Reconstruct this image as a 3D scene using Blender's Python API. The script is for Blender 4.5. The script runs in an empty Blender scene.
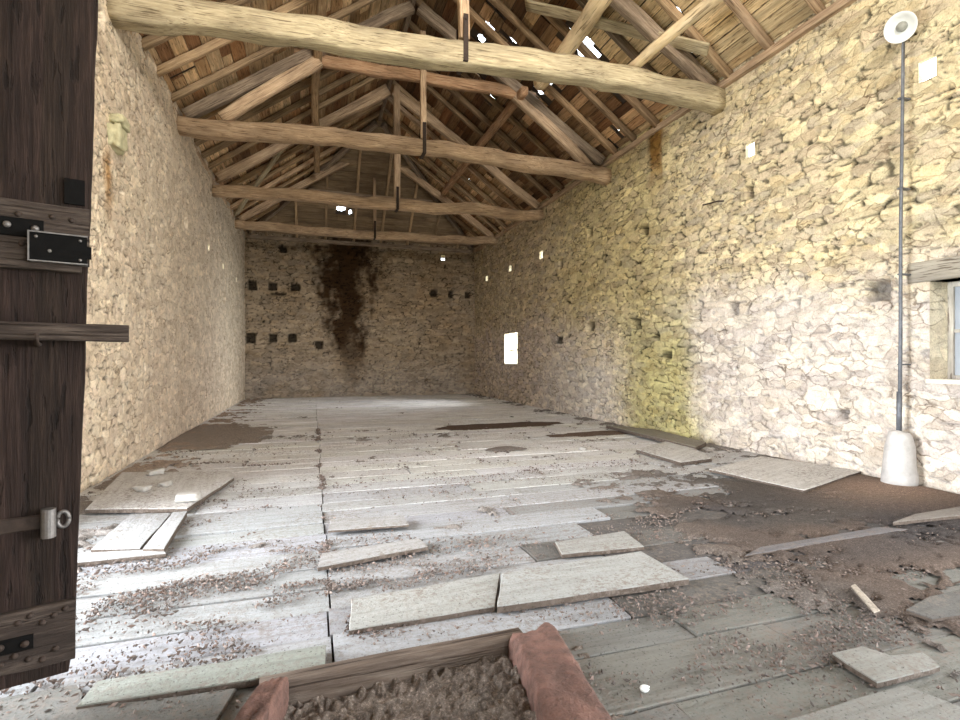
import bpy, math, random
import numpy as np
from mathutils import Vector, Matrix

S = bpy.context.scene
COL = S.collection
PI = math.pi

# ------------------------------------------------------------------ the place, in metres
XL, XR, YB, YF = -2.35, 6.35, 20.5, -1.3      # left, right, back, front wall faces
WTOP = 5.78                                    # top of the masonry
SLOPE = 0.72
EAVE = 6.03                                    # underside of the roof boards at the wall face
XM = 0.5 * (XL + XR)
HALF = XM - XL
RIDGE = EAVE + SLOPE * HALF
YH = 16.5                                      # ridge ends here, the hip falls to the back wall
CAMZ = 1.4
YAW = math.radians(17.8)
FPX = 520.0
SY, CY = math.sin(YAW), math.cos(YAW)


def ray(u, v):
    xc, zc = (u - 480) / FPX, (360 - v) / FPX
    return Vector((SY + xc * CY, CY - xc * SY, zc))


def on_z(u, v, z=0.0):
    r = ray(u, v); t = (z - CAMZ) / r.z
    return Vector((r.x * t, r.y * t, z))


def on_x(u, v, x):
    r = ray(u, v); t = x / r.x
    return Vector((x, r.y * t, CAMZ + r.z * t))


def on_y(u, v, y):
    r = ray(u, v); t = y / r.y
    return Vector((r.x * t, y, CAMZ + r.z * t))


def on_slope(u, v, side, drop=0.0):
    """point on the roof slope (side 'L', 'R') or the hip 'B', drop metres below the boards"""
    r = ray(u, v)
    e = EAVE - drop - CAMZ
    if side == 'L':
        t = (e - SLOPE * XL) / (r.z - SLOPE * r.x)
    elif side == 'R':
        t = (e + SLOPE * XR) / (r.z + SLOPE * r.x)
    else:
        k = SLOPE * HALF / (YB - YH)
        t = (e + k * YB) / (r.z + k * r.y)
    return Vector((r.x * t, r.y * t, CAMZ + r.z * t))


# ------------------------------------------------------------------ noise in numpy
def h2(i, j, s=0):
    i = np.asarray(i, dtype=np.int64); j = np.asarray(j, dtype=np.int64)
    h = (i * 374761393 + j * 668265263 + s * 974634721) & 0xffffffff
    h = ((h ^ (h >> 13)) * 1274126177) & 0xffffffff
    h = ((h ^ (h >> 15)) * 2246822519) & 0xffffffff
    h = h ^ (h >> 16)
    return (h & 0xffffff) / float(0xffffff)


def vn(x, y, s=0):
    x = np.asarray(x, float); y = np.asarray(y, float)
    xi, yi = np.floor(x), np.floor(y)
    fx, fy = x - xi, y - yi
    fx = fx * fx * (3 - 2 * fx); fy = fy * fy * (3 - 2 * fy)
    a, b = h2(xi, yi, s), h2(xi + 1, yi, s)
    c, d = h2(xi, yi + 1, s), h2(xi + 1, yi + 1, s)
    return (a * (1 - fx) + b * fx) * (1 - fy) + (c * (1 - fx) + d * fx) * fy


def fbm(x, y, o=4, s=0):
    r, a, t = 0.0, 1.0, 0.0
    for k in range(o):
        r = r + a * vn(np.asarray(x) * 2 ** k, np.asarray(y) * 2 ** k, s + k * 17)
        t += a; a *= 0.5
    return r / t


def sstep(a, b, x):
    t = np.clip((x - a) / (b - a), 0, 1)
    return t * t * (3 - 2 * t)


def stones(u, v, su, sv, seed):
    wu = u + 0.10 * (fbm(u * 2.7, v * 2.7, 3, seed + 5) - 0.5)
    wv = v + 0.10 * (fbm(u * 2.3 + 9, v * 3.1, 3, seed + 6) - 0.5)
    r0 = np.floor(wv / sv)
    f1 = np.full(u.shape, 9.0); f2 = np.full(u.shape, 9.0)
    ida = np.zeros(u.shape, np.int64); idb = np.zeros(u.shape, np.int64)
    du = np.zeros(u.shape); dv = np.zeros(u.shape)
    for dj in (-1, 0, 1):
        row = r0 + dj
        off = h2(row, row * 0 + 3, seed)
        c0 = np.floor(wu / su - off)
        for di in (-1, 0, 1):
            c = c0 + di
            cu = c + 0.5 + off + 0.85 * (h2(c, row, seed + 1) - 0.5)
            cv = row + 0.5 + 0.75 * (h2(c, row, seed + 2) - 0.5)
            a, b = wu / su - cu, wv / sv - cv
            d = (np.abs(a) ** 2.6 + np.abs(b) ** 2.6) ** (1 / 2.6) / (0.75 + 0.5 * h2(c, row, seed + 3))
            m = d < f1
            f2 = np.where(m, f1, np.minimum(f2, d))
            f1 = np.where(m, d, f1)
            ida = np.where(m, c, ida).astype(np.int64); idb = np.where(m, row, idb).astype(np.int64)
            du = np.where(m, a, du); dv = np.where(m, b, dv)
    return f2 - f1, ida, idb, du, dv


# ------------------------------------------------------------------ mesh helpers
def link(name, me, mat=None, parent=None, loc=None):
    o = bpy.data.objects.new(name, me)
    COL.objects.link(o)
    if mat is not None:
        for m in (mat if isinstance(mat, (list, tuple)) else [mat]):
            me.materials.append(m)
    if parent is not None:
        o.parent = parent
    if loc is not None:
        o.location = loc
    return o


def tag(o, label, cat, group=None, kind=None):
    o['label'] = label; o['category'] = cat
    if group: o['group'] = group
    if kind: o['kind'] = kind
    return o


def struct(o, label=None, cat=None):
    o['kind'] = 'structure'
    if label: o['label'] = label
    if cat: o['category'] = cat
    return o


def empty(name, loc, rz=0.0):
    o = bpy.data.objects.new(name, None)
    COL.objects.link(o); o.location = loc; o.rotation_euler = (0, 0, rz)
    o.empty_display_size = 0.2
    return o


class MB:
    """collects pieces that end up in ONE mesh"""
    def __init__(s):
        s.v, s.f, s.c, s.mi = [], [], [], []

    def add(s, vs, fs, col=(1, 1, 1), mi=0):
        b = len(s.v)
        s.v += [tuple(p) for p in vs]
        s.f += [tuple(b + i for i in f) for f in fs]
        s.c += [col] * len(fs)
        s.mi += [mi] * len(fs)

    def box(s, lo, hi, col=(1, 1, 1), mi=0):
        x0, y0, z0 = lo; x1, y1, z1 = hi
        s.add([(x0, y0, z0), (x1, y0, z0), (x1, y1, z0), (x0, y1, z0),
               (x0, y0, z1), (x1, y0, z1), (x1, y1, z1), (x0, y1, z1)],
              [(0, 3, 2, 1), (4, 5, 6, 7), (0, 1, 5, 4), (1, 2, 6, 5), (2, 3, 7, 6), (3, 0, 4, 7)], col, mi)

    def loft(s, rings, caps=True, col=(1, 1, 1), mi=0):
        n = len(rings[0])
        vs = [p for r in rings for p in r]
        fs = []
        for i in range(len(rings) - 1):
            for k in range(n):
                a, b = i * n + k, i * n + (k + 1) % n
                fs.append((a, b, b + n, a + n))
        if caps:
            fs.append(tuple(reversed(range(n))))
            fs.append(tuple(range((len(rings) - 1) * n, len(rings) * n)))
        s.add(vs, fs, col, mi)

    def tube(s, pts, r, n=10, col=(1, 1, 1), mi=0):
        pts = [Vector(p) for p in pts]
        rings = []
        for i, p in enumerate(pts):
            d = (pts[min(i + 1, len(pts) - 1)] - pts[max(i - 1, 0)]).normalized()
            a = d.cross(Vector((0, 0, 1)))
            if a.length < 0.05: a = d.cross(Vector((1, 0, 0)))
            a.normalize(); b = d.cross(a)
            rr = r[i] if isinstance(r, (list, tuple)) else r
            rings.append([p + (a * math.cos(2 * PI * k / n) + b * math.sin(2 * PI * k / n)) * rr for k in range(n)])
        s.loft(rings, True, col, mi)

    def lathe(s, prof, n=28, axis=None, centre=(0, 0, 0), col=(1, 1, 1), mi=0, caps=True):
        rings = []
        for r, z in prof:
            rings.append([Vector((r * math.cos(2 * PI * k / n), r * math.sin(2 * PI * k / n), z)) for k in range(n)])
        if axis is not None:
            q = Vector((0, 0, 1)).rotation_difference(Vector(axis))
            rings = [[q @ p for p in r] for r in rings]
        c = Vector(centre)
        rings = [[p + c for p in r] for r in rings]
        s.loft(rings, caps, col, mi)

    def build(s, name, mat, parent=None, loc=None, smooth=False, bevel=0.0):
        me = bpy.data.meshes.new(name)
        off = Vector(loc) if loc is not None else Vector((0, 0, 0))
        me.from_pydata([tuple(Vector(p) - off) for p in s.v] if loc is not None and parent is None else s.v, [], s.f)
        a = me.attributes.new('col', 'FLOAT_COLOR', 'FACE')
        a.data.foreach_set('color', np.array([(c[0], c[1], c[2], 1.0) for c in s.c], np.float32).ravel())
        me.polygons.foreach_set('material_index', np.array(s.mi, np.int32))
        if smooth:
            me.polygons.foreach_set('use_smooth', np.ones(len(s.f), bool))
        me.update()
        o = link(name, me, mat, parent, loc)
        if bevel > 0:
            b = o.modifiers.new('bevel', 'BEVEL'); b.width = bevel; b.segments = 2; b.limit_method = 'ANGLE'
        return o


def grid_mesh(name, P, keep, C, smooth=True):
    """P (n,m,3) points, keep (n-1,m-1) bool, C (n,m,3) colours per point"""
    n, m, _ = P.shape
    idx = np.arange(n * m).reshape(n, m)
    q = np.stack([idx[:-1, :-1], idx[1:, :-1], idx[1:, 1:], idx[:-1, 1:]], -1)[keep]
    used = np.unique(q)
    remap = np.full(n * m, -1, np.int64); remap[used] = np.arange(len(used))
    q = remap[q]
    me = bpy.data.meshes.new(name)
    me.vertices.add(len(used)); me.vertices.foreach_set('co', P.reshape(-1, 3)[used].astype(np.float32).ravel())
    me.loops.add(q.size); me.loops.foreach_set('vertex_index', q.astype(np.int32).ravel())
    me.polygons.add(len(q)); me.polygons.foreach_set('loop_start', np.arange(0, q.size, 4, dtype=np.int32))
    me.update(calc_edges=True)
    a = me.attributes.new('col', 'FLOAT_COLOR', 'POINT')
    c = np.concatenate([C.reshape(-1, 3)[used], np.ones((len(used), 1))], 1)
    a.data.foreach_set('color', c.astype(np.float32).ravel())
    if smooth:
        me.polygons.foreach_set('use_smooth', np.ones(len(q), bool))
    me.update()
    return me


def steps(*segs):
    out = []
    for a, b, d in segs:
        k = max(1, int(round((b - a) / d)))
        out.append(np.linspace(a, b, k, endpoint=False))
    out.append(np.array([segs[-1][1]]))
    return np.concatenate(out)


def snap(arr, edges):
    arr = arr.copy()
    for e in edges:
        arr[np.argmin(np.abs(arr - e))] = e
    return arr


# ------------------------------------------------------------------ materials
def new_mat(name):
    m = bpy.data.materials.new(name); m.use_nodes = True
    nt = m.node_tree
    return m, nt, nt.nodes, nt.links, nt.nodes['Principled BSDF']


def mult(nt, a, b, fac=1.0, mode='MULTIPLY'):
    n = nt.nodes.new('ShaderNodeMix'); n.data_type = 'RGBA'; n.blend_type = mode
    n.inputs['Factor'].default_value = fac
    for sock, val in ((n.inputs['A'], a), (n.inputs['B'], b)):
        if isinstance(val, (tuple, list)): sock.default_value = (*val[:3], 1)
        else: nt.links.new(val, sock)
    return n.outputs['Result'], n.inputs['Factor']


def ramp(nt, src, stops):
    r = nt.nodes.new('ShaderNodeValToRGB')
    e = r.color_ramp.elements
    while len(e) < len(stops): e.new(0.5)
    for el, (p, c) in zip(e, stops):
        el.position = p; el.color = (*c, 1) if len(c) == 3 else c
    nt.links.new(src, r.inputs['Fac'])
    return r.outputs['Color']


def noise(nt, scale, detail=6, rough=0.6, vec=None, mapscale=None):
    n = nt.nodes.new('ShaderNodeTexNoise')
    n.inputs['Scale'].default_value = scale; n.inputs['Detail'].default_value = detail
    n.inputs['Roughness'].default_value = rough
    if vec is None:
        tc = nt.nodes.get('TC') or nt.nodes.new('ShaderNodeTexCoord'); tc.name = 'TC'
        vec = tc.outputs['Object']
    if mapscale is not None:
        mp = nt.nodes.new('ShaderNodeMapping'); mp.inputs['Scale'].default_value = mapscale
        nt.links.new(vec, mp.inputs['Vector']); vec = mp.outputs['Vector']
    nt.links.new(vec, n.inputs['Vector'])
    return n.outputs['Fac']


def bump(nt, bsdf, height, strength, dist, prev=None):
    b = nt.nodes.new('ShaderNodeBump')
    b.inputs['Strength'].default_value = strength; b.inputs['Distance'].default_value = dist
    nt.links.new(height, b.inputs['Height'])
    if prev is not None: nt.links.new(prev, b.inputs['Normal'])
    nt.links.new(b.outputs['Normal'], bsdf.inputs['Normal'])
    return b.outputs['Normal']


def wood(name, dark, mid, light, grain=(0.8, 11, 11), rough=0.85, bstr=0.5, attr=False, worm=0.0, vary=0.25):
    m, nt, N, L, b = new_mat(name)
    g1 = noise(nt, 3.6, 9, 0.7, mapscale=grain)
    g2 = noise(nt, 1.3, 4, 0.6, mapscale=(grain[0] * 0.8 + .3, grain[1] * .25 + .2, grain[2] * .25 + .2))
    c = ramp(nt, g1, [(0.28, dark), (0.5, mid), (0.72, light)])
    blot = ramp(nt, g2, [(0.3, (0.62, 0.6, 0.58)), (0.65, (1.12, 1.1, 1.05))])
    c, _ = mult(nt, c, blot)
    if attr:
        at = N.new('ShaderNodeAttribute'); at.attribute_name = 'col'
        c, _ = mult(nt, c, at.outputs['Color'])
    elif vary:
        oi = N.new('ShaderNodeObjectInfo')
        rr = ramp(nt, oi.outputs['Random'], [(0, (1 - vary, 1 - vary, 1 - vary)), (1, (1 + vary, 1 + vary * .9, 1 + vary * .7))])
        c, _ = mult(nt, c, rr)
    crack = noise(nt, 3.2, 4, 0.55, mapscale=(grain[0] * .6, grain[1] * 1.8, grain[2] * 1.8))
    ck = ramp(nt, crack, [(0.36, (0.25, 0.2, 0.17)), (0.42, (1, 1, 1))])
    c, _ = mult(nt, c, ck, 0.75)
    L.new(c, b.inputs['Base Color'])
    b.inputs['Roughness'].default_value = rough
    b.inputs['Specular IOR Level'].default_value = 0.25
    n1 = bump(nt, b, g1, bstr, 0.02)
    bump(nt, b, ck, bstr * 0.8, 0.012, n1)
    return m


def stone_mat(name, bstr=0.45):
    m, nt, N, L, b = new_mat(name)
    at = N.new('ShaderNodeAttribute'); at.attribute_name = 'col'
    n1 = noise(nt, 9, 8, 0.7)
    n2 = noise(nt, 55, 5, 0.7)
    c, _ = mult(nt, at.outputs['Color'], ramp(nt, n1, [(0.25, (0.72, 0.70, 0.68)), (0.7, (1.16, 1.15, 1.12))]))
    c, _ = mult(nt, c, ramp(nt, n2, [(0.28, (0.66, 0.62, 0.58)), (0.5, (1, 1, 1)), (0.75, (1.12, 1.12, 1.12))]))
    # thin open joints between small stones
    tc = nt.nodes['TC']
    wn = N.new('ShaderNodeTexNoise'); wn.inputs['Scale'].default_value = 3.5; wn.inputs['Detail'].default_value = 5
    L.new(tc.outputs['Object'], wn.inputs['Vector'])
    wm = N.new('ShaderNodeMix'); wm.data_type = 'VECTOR'; wm.inputs['Factor'].default_value = 0.24
    L.new(tc.outputs['Object'], wm.inputs['A']); L.new(wn.outputs['Color'], wm.inputs['B'])
    mp = N.new('ShaderNodeMapping'); mp.inputs['Scale'].default_value = (3.4, 4.8, 12.5)
    L.new(wm.outputs['Result'], mp.inputs['Vector'])
    vo = N.new('ShaderNodeTexVoronoi'); vo.feature = 'DISTANCE_TO_EDGE'; vo.inputs['Scale'].default_value = 1.0
    L.new(mp.outputs['Vector'], vo.inputs['Vector'])
    vc = N.new('ShaderNodeTexVoronoi'); vc.feature = 'F1'; vc.inputs['Scale'].default_value = 1.0
    L.new(mp.outputs['Vector'], vc.inputs['Vector'])
    sep = N.new('ShaderNodeSeparateColor'); L.new(vc.outputs['Color'], sep.inputs['Color'])
    c, _ = mult(nt, c, ramp(nt, sep.outputs['Red'], [(0, (0.84, 0.81, 0.78)), (0.5, (1, 1, 1)), (1, (1.17, 1.15, 1.12))]))
    line = ramp(nt, vo.outputs['Distance'], [(0.01, (0.26, 0.21, 0.165)), (0.06, (1, 1, 1))])
    msk = ramp(nt, noise(nt, 2.6, 5, 0.65), [(0.45, (0.02, 0.02, 0.02)), (0.66, (0.85, 0.85, 0.85))])
    sm = N.new('ShaderNodeSeparateColor'); L.new(msk, sm.inputs['Color'])
    c, f = mult(nt, c, line)
    L.new(sm.outputs['Red'], f)
    L.new(c, b.inputs['Base Color'])
    b.inputs['Roughness'].default_value = 0.95; b.inputs['Specular IOR Level'].default_value = 0.15
    a1 = bump(nt, b, n1, bstr, 0.04)
    a2 = bump(nt, b, line, 0.5, 0.03, a1)
    bump(nt, b, n2, bstr * 0.7, 0.012, a2)
    return m


def plain(name, col, rough=0.7, metal=0.0, nscale=12, amt=0.3, bstr=0.3, bd=0.01):
    m, nt, N, L, b = new_mat(name)
    n1 = noise(nt, nscale, 6, 0.65)
    c, _ = mult(nt, col, ramp(nt, n1, [(0.25, (1 - amt,) * 3), (0.75, (1 + amt,) * 3)]))
    L.new(c, b.inputs['Base Color'])
    b.inputs['Roughness'].default_value = rough; b.inputs['Metallic'].default_value = metal
    bump(nt, b, n1, bstr, bd)
    return m


M = {}
M['stone'] = stone_mat('rubble_stone')
M['beam'] = wood('hewn_oak', (0.28, 0.19, 0.125), (0.48, 0.35, 0.24), (0.64, 0.51, 0.375), vary=0.12)
M['beam_pale'] = wood('hewn_pale_oak', (0.25, 0.21, 0.14), (0.42, 0.36, 0.245), (0.58, 0.52, 0.38), vary=0.05)
M['beam_red'] = wood('red_brown_oak', (0.20, 0.11, 0.06), (0.36, 0.22, 0.13), (0.50, 0.35, 0.23), vary=0.1)
M['rafter'] = wood('rafter_wood', (0.18, 0.12, 0.075), (0.34, 0.245, 0.155), (0.50, 0.39, 0.26), vary=0.3)
M['rafter_dark'] = wood('stained_rafter_wood', (0.12, 0.075, 0.045), (0.24, 0.165, 0.10), (0.37, 0.27, 0.18), vary=0.3)
M['dark_beam'] = wood('grey_dark_oak', (0.10, 0.075, 0.055), (0.22, 0.17, 0.13), (0.36, 0.30, 0.23), vary=0.2)
M['pole'] = wood('peeled_pole', (0.58, 0.45, 0.27), (0.76, 0.62, 0.41), (0.86, 0.75, 0.55), grain=(0.7, 5, 5), bstr=0.3, vary=0.05)
M['boards'] = wood('roof_boards', (0.37, 0.25, 0.15), (0.59, 0.435, 0.28), (0.78, 0.64, 0.46), grain=(12, 0.8, 12), attr=True)
M['boards_x'] = wood('hip_boards', (0.36, 0.265, 0.175), (0.56, 0.44, 0.30), (0.74, 0.63, 0.47), grain=(0.8, 12, 12), attr=True)
M['felt'] = plain('roof_underlay', (0.055, 0.04, 0.03), 0.9)
M['door'] = wood('door_planks', (0.012, 0.007, 0.006), (0.034, 0.021, 0.018), (0.085, 0.056, 0.048), grain=(14, 14, 0.8), attr=True, bstr=0.8)
M['batten'] = wood('door_batten', (0.022, 0.016, 0.014), (0.058, 0.044, 0.038), (0.13, 0.105, 0.092), grain=(1.2, 14, 14), bstr=0.8, vary=0.1)
M['iron'] = plain('black_iron', (0.004, 0.0038, 0.0038), 0.9, 0.0, 30, 0.4)
M['iron'].node_tree.nodes['Principled BSDF'].inputs['Specular IOR Level'].default_value = 0.12
M['rust'] = plain('rusty_iron', (0.035, 0.022, 0.016), 0.8, 0.2, 30, 0.5)
M['steel'] = plain('worn_steel', (0.16, 0.15, 0.145), 0.5, 0.5, 40, 0.3)
M['concrete'] = plain('pale_concrete', (0.50, 0.485, 0.47), 0.95, 0, 6, 0.25, 0.6, 0.03)
M['enamel'] = plain('white_enamel', (0.74, 0.76, 0.74), 0.3, 0, 5, 0.03, 0.0)
M['enamel_out'] = plain('dark_enamel', (0.10, 0.07, 0.05), 0.5, 0, 5, 0.2, 0.1)
M['pipe'] = plain('grey_blue_pipe', (0.13, 0.14, 0.16), 0.55, 0.3, 20, 0.35)
M['brick_red'] = plain('red_sandstone', (0.115, 0.06, 0.046), 0.95, 0, 9, 0.75, 1.0, 0.05)
M['limewash'] = plain('limewashed_reveal', (0.80, 0.77, 0.68), 0.95, 0, 7, 0.18, 0.6, 0.03)


def floor_mat(name, grain, soilmix=0.0):
    m, nt, N, L, b = new_mat(name)
    at = N.new('ShaderNodeAttribute'); at.attribute_name = 'col'
    tc = N.new('ShaderNodeTexCoord'); tc.name = 'TC'
    g = noise(nt, 2.0, 7, 0.65, mapscale=grain)
    d1 = noise(nt, 1.6, 8, 0.68)
    d2 = noise(nt, 26, 6, 0.78)
    c = ramp(nt, g, [(0.28, (0.72, 0.70, 0.68)), (0.5, (1.0, 1.0, 1.0)), (0.7, (1.1, 1.1, 1.1))])
    c, _ = mult(nt, at.outputs['Color'], c)
    # brown grit lying in blotches
    grit = ramp(nt, d2, [(0.47, (0, 0, 0)), (0.60, (.85, .85, .85))])
    area = ramp(nt, d1, [(0.40, (.10, .10, .10)), (0.60, (1, 1, 1))])
    k, _ = mult(nt, grit, area)
    sp = N.new('ShaderNodeSeparateColor'); L.new(k, sp.inputs['Color'])
    spk = noise(nt, 75, 3, 0.6)
    c, _ = mult(nt, c, ramp(nt, spk, [(0.30, (0.34, 0.31, 0.29)), (0.40, (1, 1, 1)), (0.75, (1.1, 1.1, 1.1))]))
    cm, f = mult(nt, c, (0.17, 0.14, 0.12), 0.5, 'MIX')
    L.new(sp.outputs['Red'], f)
    L.new(cm, b.inputs['Base Color'])
    b.inputs['Roughness'].default_value = 0.85; b.inputs['Specular IOR Level'].default_value = 0.25
    a1 = bump(nt, b, g, 0.4, 0.015)
    bump(nt, b, d2, 0.8, 0.014, a1)
    return m


M['floor'] = floor_mat('dusty_floor_boards', (0.8, 12, 6))
M['loose'] = floor_mat('dusty_loose_board', (0.8, 12, 6))


def soil_mat():
    m, nt, N, L, b = new_mat('loose_soil')
    at = N.new('ShaderNodeAttribute'); at.attribute_name = 'col'
    n1 = noise(nt, 24, 8, 0.8); n2 = noise(nt, 90, 4, 0.75)
    c, _ = mult(nt, at.outputs['Color'], ramp(nt, n1, [(0.3, (0.55, 0.52, 0.5)), (0.7, (1.3, 1.28, 1.25))]))
    c, _ = mult(nt, c, ramp(nt, n2, [(0.3, (0.5, 0.5, 0.5)), (0.55, (1, 1, 1)), (0.68, (2.0, 2.0, 2.0))]))
    L.new(c, b.inputs['Base Color'])
    b.inputs['Roughness'].default_value = 0.95; b.inputs['Specular IOR Level'].default_value = 0.15
    a1 = bump(nt, b, n1, 0.8, 0.02); bump(nt, b, n2, 0.9, 0.01, a1)
    return m


M['soil'] = soil_mat()
m, nt, N, L, b = new_mat('litter'); at = N.new('ShaderNodeAttribute'); at.attribute_name = 'col'
L.new(at.outputs['Color'], b.inputs['Base Color']); b.inputs['Roughness'].default_value = 0.9
M['litter'] = m
m, nt, N, L, b = new_mat('dusty_glass')
b.inputs['Base Color'].default_value = (0.36, 0.40, 0.46, 1); b.inputs['Roughness'].default_value = 0.35
b.inputs['Transmission Weight'].default_value = 0.30
M['glass'] = m

# ------------------------------------------------------------------ walls
T = 0.5   # wall thickness


def palette(ida, idb, cols, seed):
    k = h2(ida, idb, seed)
    cols = np.array(cols)
    x = k * (len(cols) - 1e-6)
    c = cols[np.floor(x).astype(int)]
    br = 0.89 + 0.22 * h2(ida, idb, seed + 1)
    return c * br[..., None]


def make_wall(name, us, vs, pos, su, sv, seed, cols, mortar, holes, recess, tint, relief=1.0, top=None):
    """pos(u, v, d) -> xyz with d metres into the room"""
    us = snap(us, [e for h in holes for e in (h[0], h[1])])
    vs = snap(vs, [e for h in holes for e in (h[2], h[3])])
    U, V = np.meshgrid(us, vs, indexing='ij')
    e, ia, ib, du, dv = stones(U, V, su, sv, seed)
    e2, ia2, ib2, du2, dv2 = stones(U + 31, V + 17, su * 0.5, sv * 0.62, seed + 40)
    small = sstep(0.5, 0.62, fbm(U * 0.9, V * 1.1, 3, seed + 9))        # patches of small rubble
    face = sstep(0.02, 0.13, e); face2 = sstep(0.02, 0.15, e2)
    d1 = face * (0.008 + 0.022 * h2(ia, ib, seed + 4) + 0.030 * du * (h2(ia, ib, seed + 5) - .5) * 2 + 0.026 * dv * (h2(ia, ib, seed + 6) - .4) * 2 + 0.018 * (fbm(U * 11 + ia, V * 16 + ib, 3, seed + 51) - .5))
    d2 = face2 * (0.006 + 0.018 * h2(ia2, ib2, seed + 4) + 0.016 * dv2 * (h2(ia2, ib2, seed + 6) - .5) * 2)
    D = (d1 * (1 - small) + d2 * small) * 0.42
    edge = face * (1 - small) + face2 * small
    gap = sstep(0.50, 0.66, fbm(U * 4.1, V * 6.0, 3, seed + 12)) * (1 - edge)  # open joints
    D = (D - 0.022 * gap + 0.012 * (fbm(U * 14, V * 14, 3, seed + 13) - 0.5) + 0.05 * (fbm(U * .7, V * .7, 2, seed + 14) - 0.5)) * relief
    c1 = palette(ia, ib, cols, seed + 20); c2 = palette(ia2, ib2, cols, seed + 21)
    C = c1 * (1 - small[..., None]) + c2 * small[..., None]
    mo = np.array(mortar)
    C = C * edge[..., None] + mo * (1 - edge)[..., None]
    chink = sstep(0.60, 0.68, fbm(U * 10, V * 17, 2, seed + 15)) * sstep(0.22, 0.08, np.where(small > .5, e2, e))
    C = C * (1 - 0.72 * gap)[..., None] * (1 - 0.74 * chink)[..., None]
    D = D - 0.012 * chink
    keep = np.ones((len(us) - 1, len(vs) - 1), bool)
    uc, vc = 0.5 * (us[1:] + us[:-1]), 0.5 * (vs[1:] + vs[:-1])
    for (a, b_, c, d_) in holes:
        keep[np.ix_((uc > a) & (uc < b_), (vc > c) & (vc < d_))] = False
        dist = np.maximum(np.maximum(a - U, U - b_), np.maximum(c - V, V - d_))
        D = D * sstep(-0.01, 0.09, dist)
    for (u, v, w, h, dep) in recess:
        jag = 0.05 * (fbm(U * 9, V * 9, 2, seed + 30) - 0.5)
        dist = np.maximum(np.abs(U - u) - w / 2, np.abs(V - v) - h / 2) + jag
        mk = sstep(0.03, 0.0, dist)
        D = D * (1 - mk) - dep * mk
        C = C * (1 - 0.80 * mk)[..., None]  # shade inside the recess painted into the stone colour
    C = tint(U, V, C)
    if top is not None:
        for i in range(len(us) - 1):
            keep[i, vc > top(uc[i])] = False
    x, y, z = pos(U, V, D)
    P = np.stack([np.broadcast_to(x, U.shape), np.broadcast_to(y, U.shape), np.broadcast_to(z, U.shape)], -1)
    me = grid_mesh(name, P, keep, np.clip(C, 0, 1))
    o = link(name, me, M['stone'])
    o['kind'] = 'structure'
    return o


def outer_skin(name, parent, pos, u0, u1, v0, v1, holes, splay=0.0, tops=True):
    ins = holes
    holes = [(h[0] - .3, h[1] + .55, h[2] - .25, h[3] + .4) if (h[1] - h[0]) < .4 else h for h in holes]
    """reveals through the thickness and the outside face, one mesh that belongs to the wall"""
    mb = MB()
    ue = sorted({u0, u1} | {e for h in holes for e in (h[0], h[1])})
    ve = sorted({v0, v1} | {e for h in holes for e in (h[2], h[3])})
    for i in range(len(ue) - 1):
        for j in range(len(ve) - 1):
            a, b_, c, d_ = ue[i], ue[i + 1], ve[j], ve[j + 1]
            uc, vc = (a + b_) / 2, (c + d_) / 2
            if any(h[0] < uc < h[1] and h[2] < vc < h[3] for h in holes): continue
            mb.add([pos(a, c, -T), pos(b_, c, -T), pos(b_, d_, -T), pos(a, d_, -T)], [(0, 1, 2, 3)], (0.5, 0.45, 0.36))
    for (a, b_, c, d_), o_ in zip(ins, holes):
        q = [(a, c), (b_, c), (b_, d_), (a, d_)]
        qo = [(o_[0], o_[2]), (o_[1], o_[2]), (o_[1], o_[3]), (o_[0], o_[3])]
        for k in range(4):
            p0, p1 = q[k], q[(k + 1) % 4]
            e0, e1 = qo[k], qo[(k + 1) % 4]
            n = 8
            vs, fs = [], []
            for ii in range(n + 1):
                for jj in range(n + 1):
                    t_ = max(jj - 1, 0) / (n - 1)
                    ua = p0[0] + (p1[0] - p0[0]) * ii / n; va = p0[1] + (p1[1] - p0[1]) * ii / n
                    ub = e0[0] + (e1[0] - e0[0]) * ii / n; vb = e0[1] + (e1[1] - e0[1]) * ii / n
                    u, v = ua + (ub - ua) * t_, va + (vb - va) * t_
                    vs.append(pos(u, v, 0.012 - (T + .012) * jj / n))
            for ii in range(n):
                for jj in range(n):
                    s = ii * (n + 1) + jj
                    fs.append((s, s + 1, s + n + 2, s + n + 1))
            mb.add(vs, fs, (0.78, 0.72, 0.58))
    if tops:
        mb.add([pos(u0, v1, 0.0), pos(u1, v1, 0.0), pos(u1, v1, -T), pos(u0, v1, -T)], [(0, 1, 2, 3)], (0.4, 0.36, 0.3))
    return mb.build('wall_reveal', M['stone'], parent)


# right wall -----------------------------------------------------------------
W1 = (2.75, 3.86, 1.18, 2.25)          # near window
W2 = (15.75, 16.95, 1.27, 2.30)        # far slit window
ADDED_DOOR_R = (-.7, 2.05, 0.0, 3.1)  # unseen doorway added to bring light onto the left wall
VENTS = True
vents_r = [(3.80, 3.97, 4.44, 4.67), (6.20, 6.37, 4.50, 4.71), (13.80, 14.02, 4.36, 4.58), (16.32, 16.52, 4.40, 4.60), (18.80, 19.02, 4.44, 4.62)]
holes_r = [ADDED_DOOR_R, W1, W2] + vents_r


def rec_r(px, py, w, h, dep=0.22):
    p = on_x(px, py, XR)
    return (p.y, p.z, w, h, dep)


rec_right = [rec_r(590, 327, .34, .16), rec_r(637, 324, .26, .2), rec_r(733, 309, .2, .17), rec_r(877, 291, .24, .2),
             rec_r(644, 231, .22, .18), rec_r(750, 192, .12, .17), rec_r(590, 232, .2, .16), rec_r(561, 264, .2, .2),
             rec_r(843, 415, .1, .08), rec_r(668, 355, .2, .1), rec_r(560, 340, .3, .16, .08)]


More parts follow.
